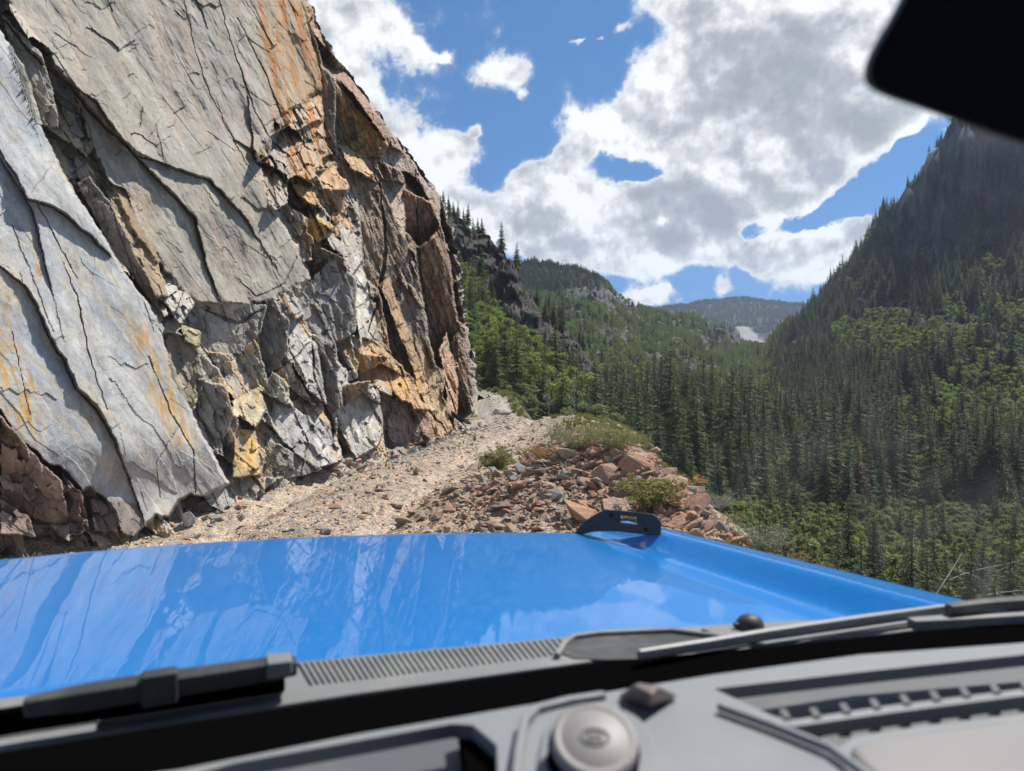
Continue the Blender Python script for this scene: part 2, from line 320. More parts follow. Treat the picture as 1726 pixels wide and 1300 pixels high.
# facet table: polygon, kind of face, how far it stands out from the wall (m), rock colour with shade of overhangs and light of ledges put in
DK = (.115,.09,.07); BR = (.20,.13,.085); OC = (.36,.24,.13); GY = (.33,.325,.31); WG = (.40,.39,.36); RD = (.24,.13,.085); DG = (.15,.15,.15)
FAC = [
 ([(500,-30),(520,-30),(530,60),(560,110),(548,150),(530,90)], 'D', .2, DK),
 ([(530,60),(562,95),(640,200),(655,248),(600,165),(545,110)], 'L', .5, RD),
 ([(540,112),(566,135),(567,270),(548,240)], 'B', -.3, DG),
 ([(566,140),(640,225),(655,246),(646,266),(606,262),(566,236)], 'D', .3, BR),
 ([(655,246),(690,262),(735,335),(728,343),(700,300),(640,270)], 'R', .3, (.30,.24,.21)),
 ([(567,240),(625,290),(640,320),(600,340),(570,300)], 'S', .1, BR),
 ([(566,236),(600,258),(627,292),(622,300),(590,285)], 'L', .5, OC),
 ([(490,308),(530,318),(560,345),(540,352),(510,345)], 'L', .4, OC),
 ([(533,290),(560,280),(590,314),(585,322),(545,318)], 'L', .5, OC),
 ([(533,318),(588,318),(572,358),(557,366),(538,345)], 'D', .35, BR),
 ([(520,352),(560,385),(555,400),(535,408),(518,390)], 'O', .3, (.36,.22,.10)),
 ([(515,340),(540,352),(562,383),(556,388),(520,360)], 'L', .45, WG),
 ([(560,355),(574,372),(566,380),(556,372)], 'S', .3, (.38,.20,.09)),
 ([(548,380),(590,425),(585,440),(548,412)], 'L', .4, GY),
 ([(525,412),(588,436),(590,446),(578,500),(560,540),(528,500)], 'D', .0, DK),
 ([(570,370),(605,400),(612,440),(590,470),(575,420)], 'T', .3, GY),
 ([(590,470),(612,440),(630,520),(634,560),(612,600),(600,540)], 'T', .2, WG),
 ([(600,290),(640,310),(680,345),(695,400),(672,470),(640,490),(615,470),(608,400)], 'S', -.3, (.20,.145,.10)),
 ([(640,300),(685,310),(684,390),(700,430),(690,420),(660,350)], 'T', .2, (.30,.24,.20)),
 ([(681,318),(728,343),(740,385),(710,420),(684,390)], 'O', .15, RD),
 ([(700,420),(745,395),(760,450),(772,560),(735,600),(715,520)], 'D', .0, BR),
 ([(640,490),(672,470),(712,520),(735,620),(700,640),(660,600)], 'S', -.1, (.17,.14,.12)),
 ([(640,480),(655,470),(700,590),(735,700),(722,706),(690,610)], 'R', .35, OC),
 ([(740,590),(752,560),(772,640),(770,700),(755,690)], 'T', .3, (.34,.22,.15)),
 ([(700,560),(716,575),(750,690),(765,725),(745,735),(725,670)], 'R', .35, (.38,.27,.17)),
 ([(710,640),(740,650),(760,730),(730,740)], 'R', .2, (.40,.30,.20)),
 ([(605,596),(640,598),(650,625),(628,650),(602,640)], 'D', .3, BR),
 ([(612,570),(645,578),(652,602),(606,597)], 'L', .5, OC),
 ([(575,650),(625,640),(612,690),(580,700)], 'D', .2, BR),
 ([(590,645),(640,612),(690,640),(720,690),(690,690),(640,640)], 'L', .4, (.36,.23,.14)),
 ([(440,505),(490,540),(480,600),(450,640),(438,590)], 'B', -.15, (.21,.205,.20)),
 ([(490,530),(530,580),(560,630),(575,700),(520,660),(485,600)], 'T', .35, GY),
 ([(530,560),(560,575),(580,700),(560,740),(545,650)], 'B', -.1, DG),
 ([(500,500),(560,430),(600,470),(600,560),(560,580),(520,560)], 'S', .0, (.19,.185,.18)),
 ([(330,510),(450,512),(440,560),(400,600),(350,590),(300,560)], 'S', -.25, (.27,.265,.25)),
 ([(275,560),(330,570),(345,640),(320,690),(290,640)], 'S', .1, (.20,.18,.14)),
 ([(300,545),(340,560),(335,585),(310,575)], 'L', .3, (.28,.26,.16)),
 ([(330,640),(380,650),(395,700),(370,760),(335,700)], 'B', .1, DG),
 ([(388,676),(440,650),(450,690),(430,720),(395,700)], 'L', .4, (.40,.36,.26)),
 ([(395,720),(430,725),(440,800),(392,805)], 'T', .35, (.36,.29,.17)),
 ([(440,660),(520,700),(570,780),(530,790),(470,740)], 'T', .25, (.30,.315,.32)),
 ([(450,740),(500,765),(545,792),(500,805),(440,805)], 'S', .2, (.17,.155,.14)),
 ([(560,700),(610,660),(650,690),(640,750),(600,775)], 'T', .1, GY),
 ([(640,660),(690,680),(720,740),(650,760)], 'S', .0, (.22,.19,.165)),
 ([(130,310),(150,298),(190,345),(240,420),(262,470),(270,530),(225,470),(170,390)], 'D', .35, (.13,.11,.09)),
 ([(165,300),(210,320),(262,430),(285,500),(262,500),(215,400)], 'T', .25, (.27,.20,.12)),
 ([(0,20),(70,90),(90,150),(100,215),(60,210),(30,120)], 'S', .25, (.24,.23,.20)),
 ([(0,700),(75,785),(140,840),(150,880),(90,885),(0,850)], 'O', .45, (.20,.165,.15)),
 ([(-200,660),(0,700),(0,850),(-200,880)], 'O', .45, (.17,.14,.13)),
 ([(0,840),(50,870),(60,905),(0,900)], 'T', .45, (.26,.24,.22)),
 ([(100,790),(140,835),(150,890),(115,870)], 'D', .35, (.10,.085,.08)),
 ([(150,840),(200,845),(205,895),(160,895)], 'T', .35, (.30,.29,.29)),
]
# (polyline, width px, depth m, step on the right-hand side m)
CRK = [
 ([(0,22),(40,75),(70,105),(118,140),(150,185),(190,225),(235,262),(265,272)], 11, 0.165, 0.16),
 ([(118,142),(160,170),(205,235),(250,285),(330,370),(345,440),(368,500)], 6, 0.121, 0.12),
 ([(250,268),(300,285),(355,305),(415,370),(440,410)], 5, 0.088, 0.1),
 ([(0,265),(45,335),(90,348),(150,395),(195,440)], 6, 0.099, 0.12),
 ([(0,255),(30,300),(60,370),(70,420),(90,500)], 4, 0.066, 0.06),
 ([(0,450),(40,480),(60,510),(85,570),(110,610),(130,655),(165,690),(195,745),(215,800),(240,870)], 8, 0.088, 0.1),
 ([(105,440),(130,500),(150,600),(180,690)], 3, 0.055, 0),
 ([(140,180),(180,330),(260,560)], 2, 0.033, 0),
 ([(310,0),(330,90),(350,150),(395,240),(430,300)], 2.5, 0.044, 0),
 ([(330,0),(350,50)], 4, 0.055, 0), ([(370,0),(385,60),(430,190),(470,260)], 3.5, 0.066, 0),
 ([(400,30),(440,110),(500,260),(530,310)], 3, 0.055, 0),
 ([(425,225),(430,270),(470,290),(500,330),(520,345),(545,395)], 9, 0.165, 0.18),
 ([(400,470),(430,500),(480,480),(500,430)], 4, 0.055, 0),
 ([(340,520),(400,545),(445,520)], 7, 0.083, 0),
 ([(525,560),(530,640),(560,720),(590,780)], 6, 0.110, 0),
 ([(445,640),(500,600),(530,570)], 4, 0.066, 0),
 ([(270,840),(262,780),(300,720)], 2, 0.028, 0), ([(330,835),(325,760),(290,700),(250,600)], 3, 0.055, 0),
 ([(640,300),(650,420),(640,500),(620,560)], 7, 0.165, 0), ([(700,270),(705,420),(720,560),(770,700)], 6, 0.110, 0),
 ([(620,560),(660,600),(720,690),(760,735)], 6, 0.110, 0), ([(20,560),(50,700)], 2, 0.028, 0),
 ([(60,340),(130,470)], 2.5, 0.044, 0), ([(20,380),(90,560)], 2, 0.033, 0), ([(180,0),(190,20)], 3, 0.055, 0),
 ([(240,180),(235,215)], 4, 0.044, 0), ([(262,210),(275,265)], 3, 0.033, 0),
]
def build_cliff():
    pys = np.concatenate([np.linspace(-880, -30, 110, endpoint=False), np.linspace(-30, 960, 570)])
    na = 500; nl = 60
    cols = []
    a = np.linspace(0, 1, na)
    PX = np.zeros((len(pys), nl+na)); PY = np.repeat(pys[:, None], nl+na, 1)
    xs = sil_x(pys)
    left = np.linspace(-1500, -20, nl, endpoint=False)
    PX[:, :nl] = left[None, :]; PX[:, nl:] = -20+(xs[:, None]+20)*a[None, :]
    # the very near left would run past the eye: keep to rays that meet the wall well ahead
    X, Y, Z = wall_point(PX, PY)
    RX, RY, RZ = ray(PX, PY); T0 = Y/RY; RL = np.sqrt(RX**2+RY**2+RZ**2); NR = -(WN[0]*RX+WN[1]*RY+WN[2]*RZ)
    s = X*WN[1]*-1+Y*WN[0]; z = Z                       # along the wall, up
    c45, s45 = math.cos(R(52)), math.sin(R(52))
    u = s*c45-z*s45; v = s*s45+z*c45                    # along the dip, across it
    wob = .25*fbm(s*.9, z*.9, 3, 5)
    mA = sstep(sdpoly(PX, PY, A_POLY)+3*fbm(PX/14, PY/14, 2, 9), -3, 3); mC = sstep(sdpoly(PX, PY, C_POLY)+5*fbm(PX/14, PY/14, 2, 11), -4, 4)*(1-mA)
    mF = sstep(sdpoly(PX, PY, F_POLY), -12, 12); mE = sstep(sdpoly(PX, PY, E_POLY), -8, 8)*(1-mC)*(1-mA)*(1-mF)
    rough = 1-np.clip(mA*.97+mC*.93, 0, 1)
    f1, id1, e1 = facets(u/1.5+wob, v/.55+wob, 3, 1.3)
    f2, id2, e2 = facets(u/.55+wob*2, v/.20+wob, 23, 1.3)
    f3, id3, e3 = facets(u/.22+wob*3, v/.09, 43, 1.2)
    f4, id4, e4 = facets(s/.8+wob, z/.9+wob, 63, 1.5)
    f5, id5, e5 = facets(s/.35+wob, z/.4+wob*2, 83, 1.5)
    d = rough*(.03*f4+.035*f1+.012*f5+.016*f2+.005*f3)
    d += .10*fbm(s*.5, z*.5, 4, 31)*(1-mA)+.03*fbm(u*.5, v*1.5, 4, 33)
    d += mA*(.50-.20*sstep(PY, 740, 850)+.003*f1) + mC*(.10+.035*fbm(u*.8, v*1.6, 4, 51)+.012*fbm(s*4, z*4, 4, 52)+.002*f1)
    d += (1-mA)*(1-mC)*(-.05)
    # hill-scale flutes of the far brown part
    def plane_t(ax, ay, off, n):
        wx, wy, wz = wall_point(ax, ay); rx, ry, rz = ray(ax, ay); k = 1-off/np.maximum(wy, 1)   # anchor nearer by off
        qx, qy, qz = wx*k, wy*k, CAMZ+(wz-CAMZ)*k
        den = n[0]*RX+n[1]*RY+n[2]*RZ
        den = np.where(np.abs(den) < .06, -.06, den)
        return (n[0]*qx+n[1]*qy+n[2]*(qz-CAMZ))/den
    D2 = np.zeros(PX.shape); fcol = np.zeros(PX.shape+(3,)); fw = np.zeros(PX.shape)
    # facets everywhere in the broken zones
    wx = 4*fbm(PX/40, PY/40, 2, 201)+1.2*fbm(PX/6, PY/6, 2, 203); wy = 4*fbm(PX/40, PY/40, 2, 202)+1.2*fbm(PX/6, PY/6, 2, 204)
    def cellpass(cw, ch, ang, seed, names, mask, amp):
        ca, sa = math.cos(R(ang)), math.sin(R(ang)); qx = PX+wx; qy = PY+wy
        uu = (qx*ca+qy*sa)/cw; vv = (-qx*sa+qy*ca)/ch
        ix = np.floor(uu); iy = np.floor(vv); zz = np.zeros_like(ix); best = np.full(PX.shape, 9e9); cu = uu*0; cv = uu*0
        for a_ in (-1, 0, 1):
            for b_ in (-1, 0, 1):
                jx_ = ix+a_; jy_ = iy+b_; px_ = jx_+.5+.9*(_h(jx_, jy_, zz, seed)-.5); py_ = jy_+.5+.9*(_h(jx_, jy_, zz, seed+1)-.5)
                dd_ = np.abs(uu-px_)+np.abs(vv-py_); m_ = dd_ < best; best = np.where(m_, dd_, best); cu = np.where(m_, px_, cu); cv = np.where(m_, py_, cv)
        ax = (cu*ca*cw-cv*sa*ch); ay = (cu*sa*cw+cv*ca*ch)
        k_ = _h(np.floor(cu*8), np.floor(cv*8), zz, seed+5); r2 = _h(np.floor(cu*8), np.floor(cv*8), zz, seed+6); r3 = _h(np.floor(cu*8), np.floor(cv*8), zz, seed+7)
        nn = np.array([NRM[c] for c in names]); idx = np.minimum((k_*len(names)).astype(int), len(names)-1)
        n0, n1_, n2_ = nn[idx, 0]+(r2-.5)*.35, nn[idx, 1]+(r3-.5)*.2, nn[idx, 2]+(r2-.5)*.3
        tt_ = plane_t(ax, ay, (r3-.45)*amp, (n0, n1_, n2_))
        dlt = np.clip(T0-tt_, -1.9*amp, 1.9*amp)
        return np.where(mask > 0, dlt, 0)*mask, idx, r2
    mD = np.clip(rough-mE-mF, 0, 1)
    dE, iE, rE = cellpass(88, 56, 62, 300, 'DTLRSRTB', mE, 1.0); dF, iF, rF = cellpass(120, 58, 68, 320, 'DSSRTORL', mF, 1.3)
    dD, iD, rD = cellpass(105, 40, 57, 340, 'TRBTSLRT', mD, .6)
    dS, iS, rS = cellpass(30, 15, 60, 360, 'TRBSLRTR', rough, .055)
    D2 = dE+dF+dD+dS
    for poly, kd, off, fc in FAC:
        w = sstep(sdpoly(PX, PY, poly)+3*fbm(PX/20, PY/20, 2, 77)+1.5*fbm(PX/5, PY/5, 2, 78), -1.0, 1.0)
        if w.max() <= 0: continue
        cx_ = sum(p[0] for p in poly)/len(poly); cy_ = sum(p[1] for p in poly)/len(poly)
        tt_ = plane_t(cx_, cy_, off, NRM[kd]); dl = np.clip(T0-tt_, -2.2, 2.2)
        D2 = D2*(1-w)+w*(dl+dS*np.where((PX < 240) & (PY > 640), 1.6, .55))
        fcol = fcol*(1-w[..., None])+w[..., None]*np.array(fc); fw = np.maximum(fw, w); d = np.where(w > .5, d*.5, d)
    jx = 3*fbm(PX/22, PY/22, 4, 91); jy = 3*fbm(PX/22, PY/22, 4, 92); crk = np.zeros(PX.shape)
    for pts, wd, dep, stp in CRK:
        mg = 130 if stp else 40
        x0 = min(p[0] for p in pts)-mg; x1 = max(p[0] for p in pts)+mg; y0 = min(p[1] for p in pts)-mg; y1 = max(p[1] for p in pts)+mg
        m = (PX > x0) & (PX < x1) & (PY > y0) & (PY < y1)
        dd, sg, tt = pdist(PX[m]+jx[m], PY[m]+jy[m], pts)
        ww = wd*.42*(.25+.75*np.sin(np.pi*np.clip(tt, .03, .97)))*(1+.5*fbm(PX[m]/30, PY[m]/30, 2, 4))
        ww = np.maximum(ww, .75)
        prof = 1-sstep(dd, ww*.75, ww*1.15)
        prof = prof*np.where(sg > 0, 1, 1)
        dm = d[m]; dm -= prof*dep*(.35 if stp else .45); dm += stp*np.where(sg < 0, (1-sstep(dd, ww*.5, 115)), 0)*np.sin(np.pi*np.clip(tt, .02, .98))**.4; d[m] = dm; cm = crk[m]; crk[m] = np.maximum(cm, prof)
    edge = 1-.75*np.exp(-(np.maximum(sil_x(PY)-PX, 0))/6)
    T = T0-(d/np.maximum(NR, .22)+D2)*edge
    T = np.maximum(T, .45*T0)
    X2 = RX*T; Y2 = RY*T; Z2 = CAMZ+RZ*T
    # colours
    def C(r, g_, b): return np.array([r, g_, b])
    n1 = fbm(s*1.3, z*1.3, 5, 101); n2 = fbm(u*.8, v*5, 5, 102); n3 = fbm(s*5, z*5, 5, 103); nv = fbm(s*3.5, z*.45, 5, 104)
    grey = C(.27, .265, .25); col = np.ones(PX.shape+(3,))*grey
    col = col*(1+.5*n1[..., None])
    def paint(mask, c, k=1.0):
        nonlocal col
        mm = np.clip(mask*k, 0, 1)[..., None]; col = col*(1-mm)+mm*c
    paint(mC, C(.30, .285, .255)*(1+.35*n1[..., None]+.35*n2[..., None]), 1)
    paint(mC*sstep(nv, .05, .35), C(.36, .29, .235), .5)
    paint(mC*sstep(n2, .1, .4), C(.25, .26, .27), .5)
    paint(mA, C(.40, .405, .40)*(1+.25*n2[..., None]+.2*n3[..., None]), 1)
    paint(mA*sstep(n1, .05, .3), C(.33, .36, .40), .7)
    paint(mA*sstep(n2+.4*n1, .15, .4), C(.46, .42, .33), .6)
    paint(mF, C(.20, .14, .10)*(1+.6*n3[..., None]+.5*n1[..., None]), .95)
    paint(mF*sstep(id1, .6, .8), C(.23, .20, .17), .7)
    paint(mF*sstep(n2, .15, .35), C(.33, .22, .14), .6)
    paint(mE, C(.26, .20, .145)*(1+.5*n3[..., None]), .8)
    paint(mE*sstep(id5, .45, .55), C(.40, .27, .15), .6); paint(mE*sstep(id4, .55, .65), C(.29, .28, .27), .8)
    oth = (1-mA)*(1-mC)*(1-mF)*(1-mE)
    paint(oth*sstep(id2, .35, .5), C(.24, .255, .27), .7); paint(oth*sstep(id2, .72, .8), C(.40, .30, .17), .7); paint(oth*sstep(id5, .8, .85), C(.38, .37, .35), .7)
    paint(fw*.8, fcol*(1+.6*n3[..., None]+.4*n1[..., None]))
    # lower left broken rock, purplish brown
    paint(sstep(sdpoly(PX, PY, [(-200,650),(0,690),(75,775),(140,832),(235,850),(240,910),(-200,960)]), -4, 4), C(.21, .165, .15)*(1+.6*n3[..., None]), .85)
    # iron stains
    st = fbm((PX-.22*PY+6*n1)/13, PY/150, 5, 120)+.25*n3
    m1 = sstep(sdpoly(PX, PY, [(440,-60),(512,-40),(530,60),(545,150),(548,250),(530,315),(500,300),(480,220),(455,140),(440,60)]), -26, 26)
    paint(m1, C(.40, .27, .15), .8); paint(m1*sstep(st, .02, .28), C(.38, .165, .05), 1.2); paint(m1*sstep(-st, .12, .35), C(.30, .28, .24), .7)
    for poly, k in (([(-10,560),(30,590),(55,640),(62,740),(40,740),(0,680)], 1.0), ([(0,420),(30,460),(40,540),(10,560)], .7), ([(215,530),(240,545),(285,640),(325,740),(300,770),(270,700),(235,620)], .95),
                    ([(30,360),(60,400),(80,470),(60,480)], .7), ([(140,650),(180,700),(190,800),(160,760)], .45), ([(120,540),(150,570),(150,600),(120,580)], .3),
                    ([(395,730),(432,735),(440,800),(400,800)], 1.0), ([(385,655),(440,650),(430,680),(395,690)], .8),
                    ([(490,315),(540,330),(550,400),(520,390)], .8), ([(590,600),(650,590),(700,640),(720,680),(660,660)], .9), ([(520,350),(560,385),(545,410),(520,400)], .9),
                    ([(575,170),(650,245),(640,262),(590,250)], .8)):
        mm = sstep(sdpoly(PX, PY, poly), -22, 16)*k
        sx = sstep(fbm((PX-.3*PY)/12, PY/60, 5, 131)+.3*n3, -.12, .26)
        paint(mm*sx, C(.50, .335, .12), .8); paint(mm*sstep(fbm((PX-.3*PY)/9, PY/40, 5, 133)+.2*n3, .12, .34), C(.46, .25, .06), .8)
    paint(crk, C(.19, .165, .14), .6)
    eb = rough*(1-sstep(e2, .0, .06))*.25; paint(eb, C(.11, .09, .075))  # crease shade between facets painted as darker rock
    col = np.clip(col*(np.array([1.10, 1.05, .98])*(1-mA[..., None])+mA[..., None]*np.array([1.03, 1.03, 1.03]))*(1+.26*(1-mA-mC)[..., None])*.90, .02, .66)
    # the wall turns away behind its outline
    k = np.linspace(0, 1, 26)[1:]; ex, ey, ez = X2[:, -1:], Y2[:, -1:], Z2[:, -1:]
    rr = fbm(k[None, :]*9+0*ex, ez*1.2+0*k[None, :], 3, 140)*.5*k[None, :]
    tx = ex-k[None, :]**1.5*7-.0; ty = ey+k[None, :]*6+rr; tz = ez+k[None, :]*np.where(ez > 3, .9, -.2)
    X2 = np.concatenate([X2, tx], 1); Y2 = np.concatenate([Y2, ty], 1); Z2 = np.concatenate([Z2, tz], 1)
    col = np.concatenate([col, np.repeat(col[:, -1:, :], 25, 1)], 1)
    o = grid_mesh('cliff', X2, Y2, Z2, M_ROCK, smooth=False, cols={'col': col})
    return o
build_cliff()
# ------------------------------------------------------------------ shelf road and the ground about it
EDG = [(-30, 2.3), (3, 2.3), (5, 2.4), (6.4, 2.05), (8, 2.05), (10, 2.15), (12, 2.3), (14, 2.55), (17, 2.75), (20, 2.9), (22, 2.9), (24, 2.2), (26, 1.0), (30, .2), (38, -.1), (46, -.1), (54, -2.0), (80, -8)]
def edge_x(y): return np.interp(y, [a for a, b in EDG], [b for a, b in EDG])
def road_c(y): return np.interp(y, [-30, 0, 4, 7.5, 11.5, 17, 24, 30, 38, 46, 52, 60, 80], [1.6, .6, -1.0, -2.15, -1.95, -1.0, .05, -.3, -1.1, -1.75, -3.2, -8, -14])
HEAPS = [(.25, 8.6, 1.0, 1.5, .30), (1.15, 9.3, .8, 1.8, .42), (1.55, 7.6, .5, 1.3, .28), (.9, 12.3, .9, 1.6, .20), (1.75, 14.5, .7, 2.0, .30), (1.9, 17.5, .8, 2.4, .30), (1.3, 20.5, 1.2, 1.6, .22),
         (-4.3, 9.5, .5, 3.0, .10), (-3.2, 13.5, .5, 2.5, .10), (-4.6, 6.5, .6, 1.2, .18)]
def ground_z(x, y, fine=True):
    z = np.zeros(np.broadcast(x, y).shape)+0.0*x
    for cx, cy, rx, ry, h in HEAPS: z = z+h*1.2*np.exp(-((x-cx)/rx)**2-((y-cy)/ry)**2)
    rc = road_c(y); q = np.abs(x-rc)
    z = z-.12*np.exp(-((q-.80)/.27)**2)+.045*np.exp(-(q/.3)**2)
    # dip behind the crest, then the road climbs again to the far bend
    z = z-.55*sstep(y, 24.5, 29)*(1-sstep(y, 33, 41))+.10*sstep(y, 40, 48)-.02*sstep(y, 17, 24)
    if fine:
        z = z+.06*fbm(x*1.3, y*1.3, 5, 400)+.035*fbm(x*5, y*5, 4, 402)
        z = z+.05*fbm(x*.3, y*.3, 2, 403)
    e = edge_x(y)+.30*fbm(y*.7+0*x, y*0+0*x, 4, 410)+.12*fbm(y*3+0*x, 0*x, 2, 411)
    o = np.maximum(x-e, 0)
    z = z-np.where(o > 0, 1.25*o*sstep(o, 0, .5), 0)-.05*sstep(x, e-.3, e)
    z = z+np.where(o > 0, .3*fbm(x*1.5, y*1.5, 4, 412)*np.minimum(o, 1), 0)
    return np.maximum(z, -34+0*z)
def build_ground():
    xs = np.concatenate([np.linspace(-14, -6, 14, endpoint=False), np.linspace(-6, 4.5, 330, endpoint=False), np.linspace(4.5, 34, 60)])
    ys = np.concatenate([np.linspace(-12, 4.5, 30, endpoint=False), np.geomspace(4.5, 26, 380, endpoint=False), np.linspace(26, 85, 120)])
    X, Y = np.meshgrid(xs, ys); Z = ground_z(X, Y)
    n = fbm(X*.8, Y*.8, 5, 420); n2 = fbm(X*3, Y*3, 5, 421)
    base = np.array([.47, .375, .295]); col = np.ones(X.shape+(3,))*base*(1+.35*n[..., None]+.3*n2[..., None])
    def paint(m, c):
        nonlocal col
        m = np.clip(m, 0, 1)[..., None]; col = col*(1-m)+m*np.array(c)
    far = sstep(Y, 10, 20); paint(far*.6, (.44, .40, .355))
    paint(sstep(n, .15, .45)*(1-far)*.6, (.50, .33, .19)); paint(sstep(-n2, .12, .35)*.5, (.33, .29, .24))
    rc = road_c(Y); q = np.abs(X-rc); paint(np.exp(-((q-.80)/.27)**2)*.75*sstep(n2+.4, 0, .4), (.58, .49, .40))
    paint(np.exp(-(q/.25)**2)*sstep(n, .1, .3)*.35, (.26, .24, .16))
    hp = sum(h*2.2*np.exp(-((X-cx)/rx)**2-((Y-cy)/ry)**2) for cx, cy, rx, ry, h in HEAPS[:5]); paint(np.clip(hp, 0, 1)*.9, (.27, .185, .13))
    paint((sstep(X, .6, 1.5)*sstep(Y, 12.0, 14)*(1-sstep(Y, 24, 27)))*sstep(n+.25, 0, .35)*.75, (.20, .19, .10))
    o = X-edge_x(Y); paint(sstep(o, -.15, .4)*.85, (.21, .19, .14)); paint(sstep(o, 1.5, 4), (.08, .085, .05))
    paint(sstep(Y, 25, 29)*sstep(q+.4*n2, .85, 1.25)*.95, (.15, .145, .075)); paint(sstep(Y, 28, 34)*(1-sstep(q+.4*n2, .8, 1.2))*.8, (.46, .42, .38))
    paint(sstep(Y, 27, 33)*sstep(n2, -.1, .25)*.5, (.28, .25, .21)); paint(sstep(Y, 30, 40)*np.exp(-(q/.3)**2)*.6, (.24, .23, .14))
    o = grid_mesh('ground', X, Y, Z, M_GROUND, smooth=True, cols={'col': np.clip(col*np.array([1.16, 1.14, 1.10]), .02, .68)})
build_ground()

# ------------------------------------------------------------------ terrain sheets in polar columns
class Sheet:
    """a slope given by columns (bearing) of keypoints (distance, height as seen); turned into real x, y, z"""
    def __init__(s, table, r0, r1, nr, nc, rough, back):
        s.cols = sorted(table); s.tab = table; s.r0, s.r1 = r0, r1; s.rough = rough; s.back = back; s.nr = nr; s.nc = nc
    def zr(s, px, r):
        """terrain height at bearing px and range r (metres forward); arrays"""
        px = np.asarray(px, float); r = np.asarray(r, float); lr = np.log(r); out = np.zeros(px.shape); e = []
        for c in s.cols:
            kp = s.tab[c]; e.append(np.interp(lr, np.log([k[0] for k in kp]), [(HZ-k[1])/FPX for k in kp]))
        e = np.array(e); cs = np.array(s.cols, float); i = np.clip(np.searchsorted(cs, px)-1, 0, len(cs)-2)
        t = np.clip((px-cs[i])/(cs[i+1]-cs[i]), 0, 1)
        lo = np.take_along_axis(e, i[None], 0)[0]; hi = np.take_along_axis(e, i[None]+1, 0)[0]
        return CAMZ+r*(lo*(1-t)+hi*t)
    def rmax(s, px): return np.interp(px, s.cols, [s.tab[c][-1][0] for c in s.cols])
    def z(s, px, r):
        X = (px-CX)/FPX*r; rm = s.rmax(px)
        z = s.zr(px, np.minimum(r, rm))
        z = z+s.rough*r*(.010*fbm(X/(r*.10), np.log(r)*8, 4, 510)+.006*fbm(X/(r*.025), np.log(r)*30, 4, 511))
        z = z-np.maximum(r-rm, 0)*s.back
        return z
    def build(s, name, colf, mat, rocks=None):
        px = np.linspace(s.cols[0], s.cols[-1], s.nc); t = np.linspace(0, 1, s.nr)
        PX, T = np.meshgrid(px, t); rm = s.rmax(PX)*1.0
        Rr = np.where(T < .93, np.exp(np.log(s.r0)+(np.log(rm)-np.log(s.r0))*T/.93), rm*(1+(T-.93)/.07*.35))
        Z = s.z(PX, Rr); X = (PX-CX)/FPX*Rr; cc = colf(PX, Rr, X, Z)
        if rocks is not None:      # crags stand out and fall back in blocks and ledges
            py = seen_py(Rr, Z); m = lump(PX, py, rocks); w = 5*fbm(PX/16, py/16, 3, 640)
            f, i, e = facets((PX+w)/24, (py+w)/15, 641, 1.4); f2, i2, e2 = facets((PX+w)/8, (py+w)/7, 643, 1.3); f3, i3, e3 = facets((PX-w)/3.5, (py+w)/2.6, 645, 1.2)
            k = 1+m*(.017*f+.009*f2+.003*f3+.05*fbm(PX/50, py/40, 3, 647)); X, Rr, Z = X*k, Rr*k, CAMZ+(Z-CAMZ)*k
            cc = cc*(1-.12*(m*(1-sstep(e2, .02, .12)))[..., None])  # block edges darkened: shade of the creases put into the colour
        return grid_mesh(name, X, Rr, Z, mat, smooth=True, cols={'col': cc})
V = { # far and right side of the valley
 700: [(16,1420),(230,760),(300,690),(450,600),(650,520),(800,455)], 860: [(16,1420),(230,760),(300,680),(400,600),(550,500),(700,456)],
 960: [(16,1420),(60,960),(120,880),(200,760),(300,640),(420,560),(560,500),(700,462)],
 1010: [(16,1420),(60,950),(120,860),(190,740),(280,650),(400,580),(560,520),(700,478)],
 1050: [(16,1420),(60,960),(110,870),(190,740),(280,660),(400,600),(560,550),(720,512)],
 1100: [(16,1420),(50,1000),(100,880),(190,740),(290,665),(420,610),(600,565),(760,527)],
 1180: [(16,1420),(45,1030),(80,940),(120,850),(190,740),(300,670),(430,625),(600,580),(760,545)],
 1240: [(16,1420),(42,1060),(75,960),(115,870),(185,770),(290,690),(430,640),(600,600),(740,562)],
 1290: [(16,1420),(40,1070),(70,980),(110,890),(180,790),(290,700),(430,640),(580,600),(680,584)],
 1310: [(16,1420),(40,1080),(70,985),(110,895),(180,795),(290,695),(420,630),(530,590),(620,566)],
 1345: [(16,1420),(40,1085),(70,990),(110,900),(180,795),(280,700),(400,620),(500,565),(580,534)],
 1400: [(16,1420),(40,1090),(70,1000),(110,905),(180,795),(270,695),(370,600),(460,525),(540,484)],
 1440: [(16,1420),(40,1100),(70,1005),(110,910),(180,795),(265,680),(360,570),(440,490),(500,444)],
 1484: [(16,1420),(40,1110),(70,1010),(110,915),(180,795),(260,670),(350,550),(410,475),(430,440),(445,374),(460,366)],
 1520: [(16,1420),(40,1120),(70,1015),(110,920),(180,790),(255,660),(340,540),(390,470),(405,430),(420,340),(435,312)],
 1562: [(16,1420),(40,1130),(70,1020),(110,925),(180,785),(250,650),(330,520),(370,460),(385,420),(400,300),(415,252)],
 1600: [(16,1420),(40,1140),(70,1030),(110,930),(180,785),(245,640),(320,510),(355,450),(370,400),(385,260),(400,204)],
 1726: [(16,1420),(40,1160),(70,1040),(110,935),(180,780),(240,630),(300,500),(340,420),(355,360),(375,230),(395,100)],
 1900: [(16,1420),(40,1180),(70,1050),(110,940),(180,770),(230,620),(290,470),(340,330),(380,100),(420,0)],
 2400: [(16,1420),(40,1200),(70,1070),(110,930),(170,760),(220,590),(280,380),(340,180),(420,-150)],
 4000: [(16,1420),(40,1300),(70,1170),(110,1000),(170,800),(220,590),(280,330),(340,80),(420,-350)]}
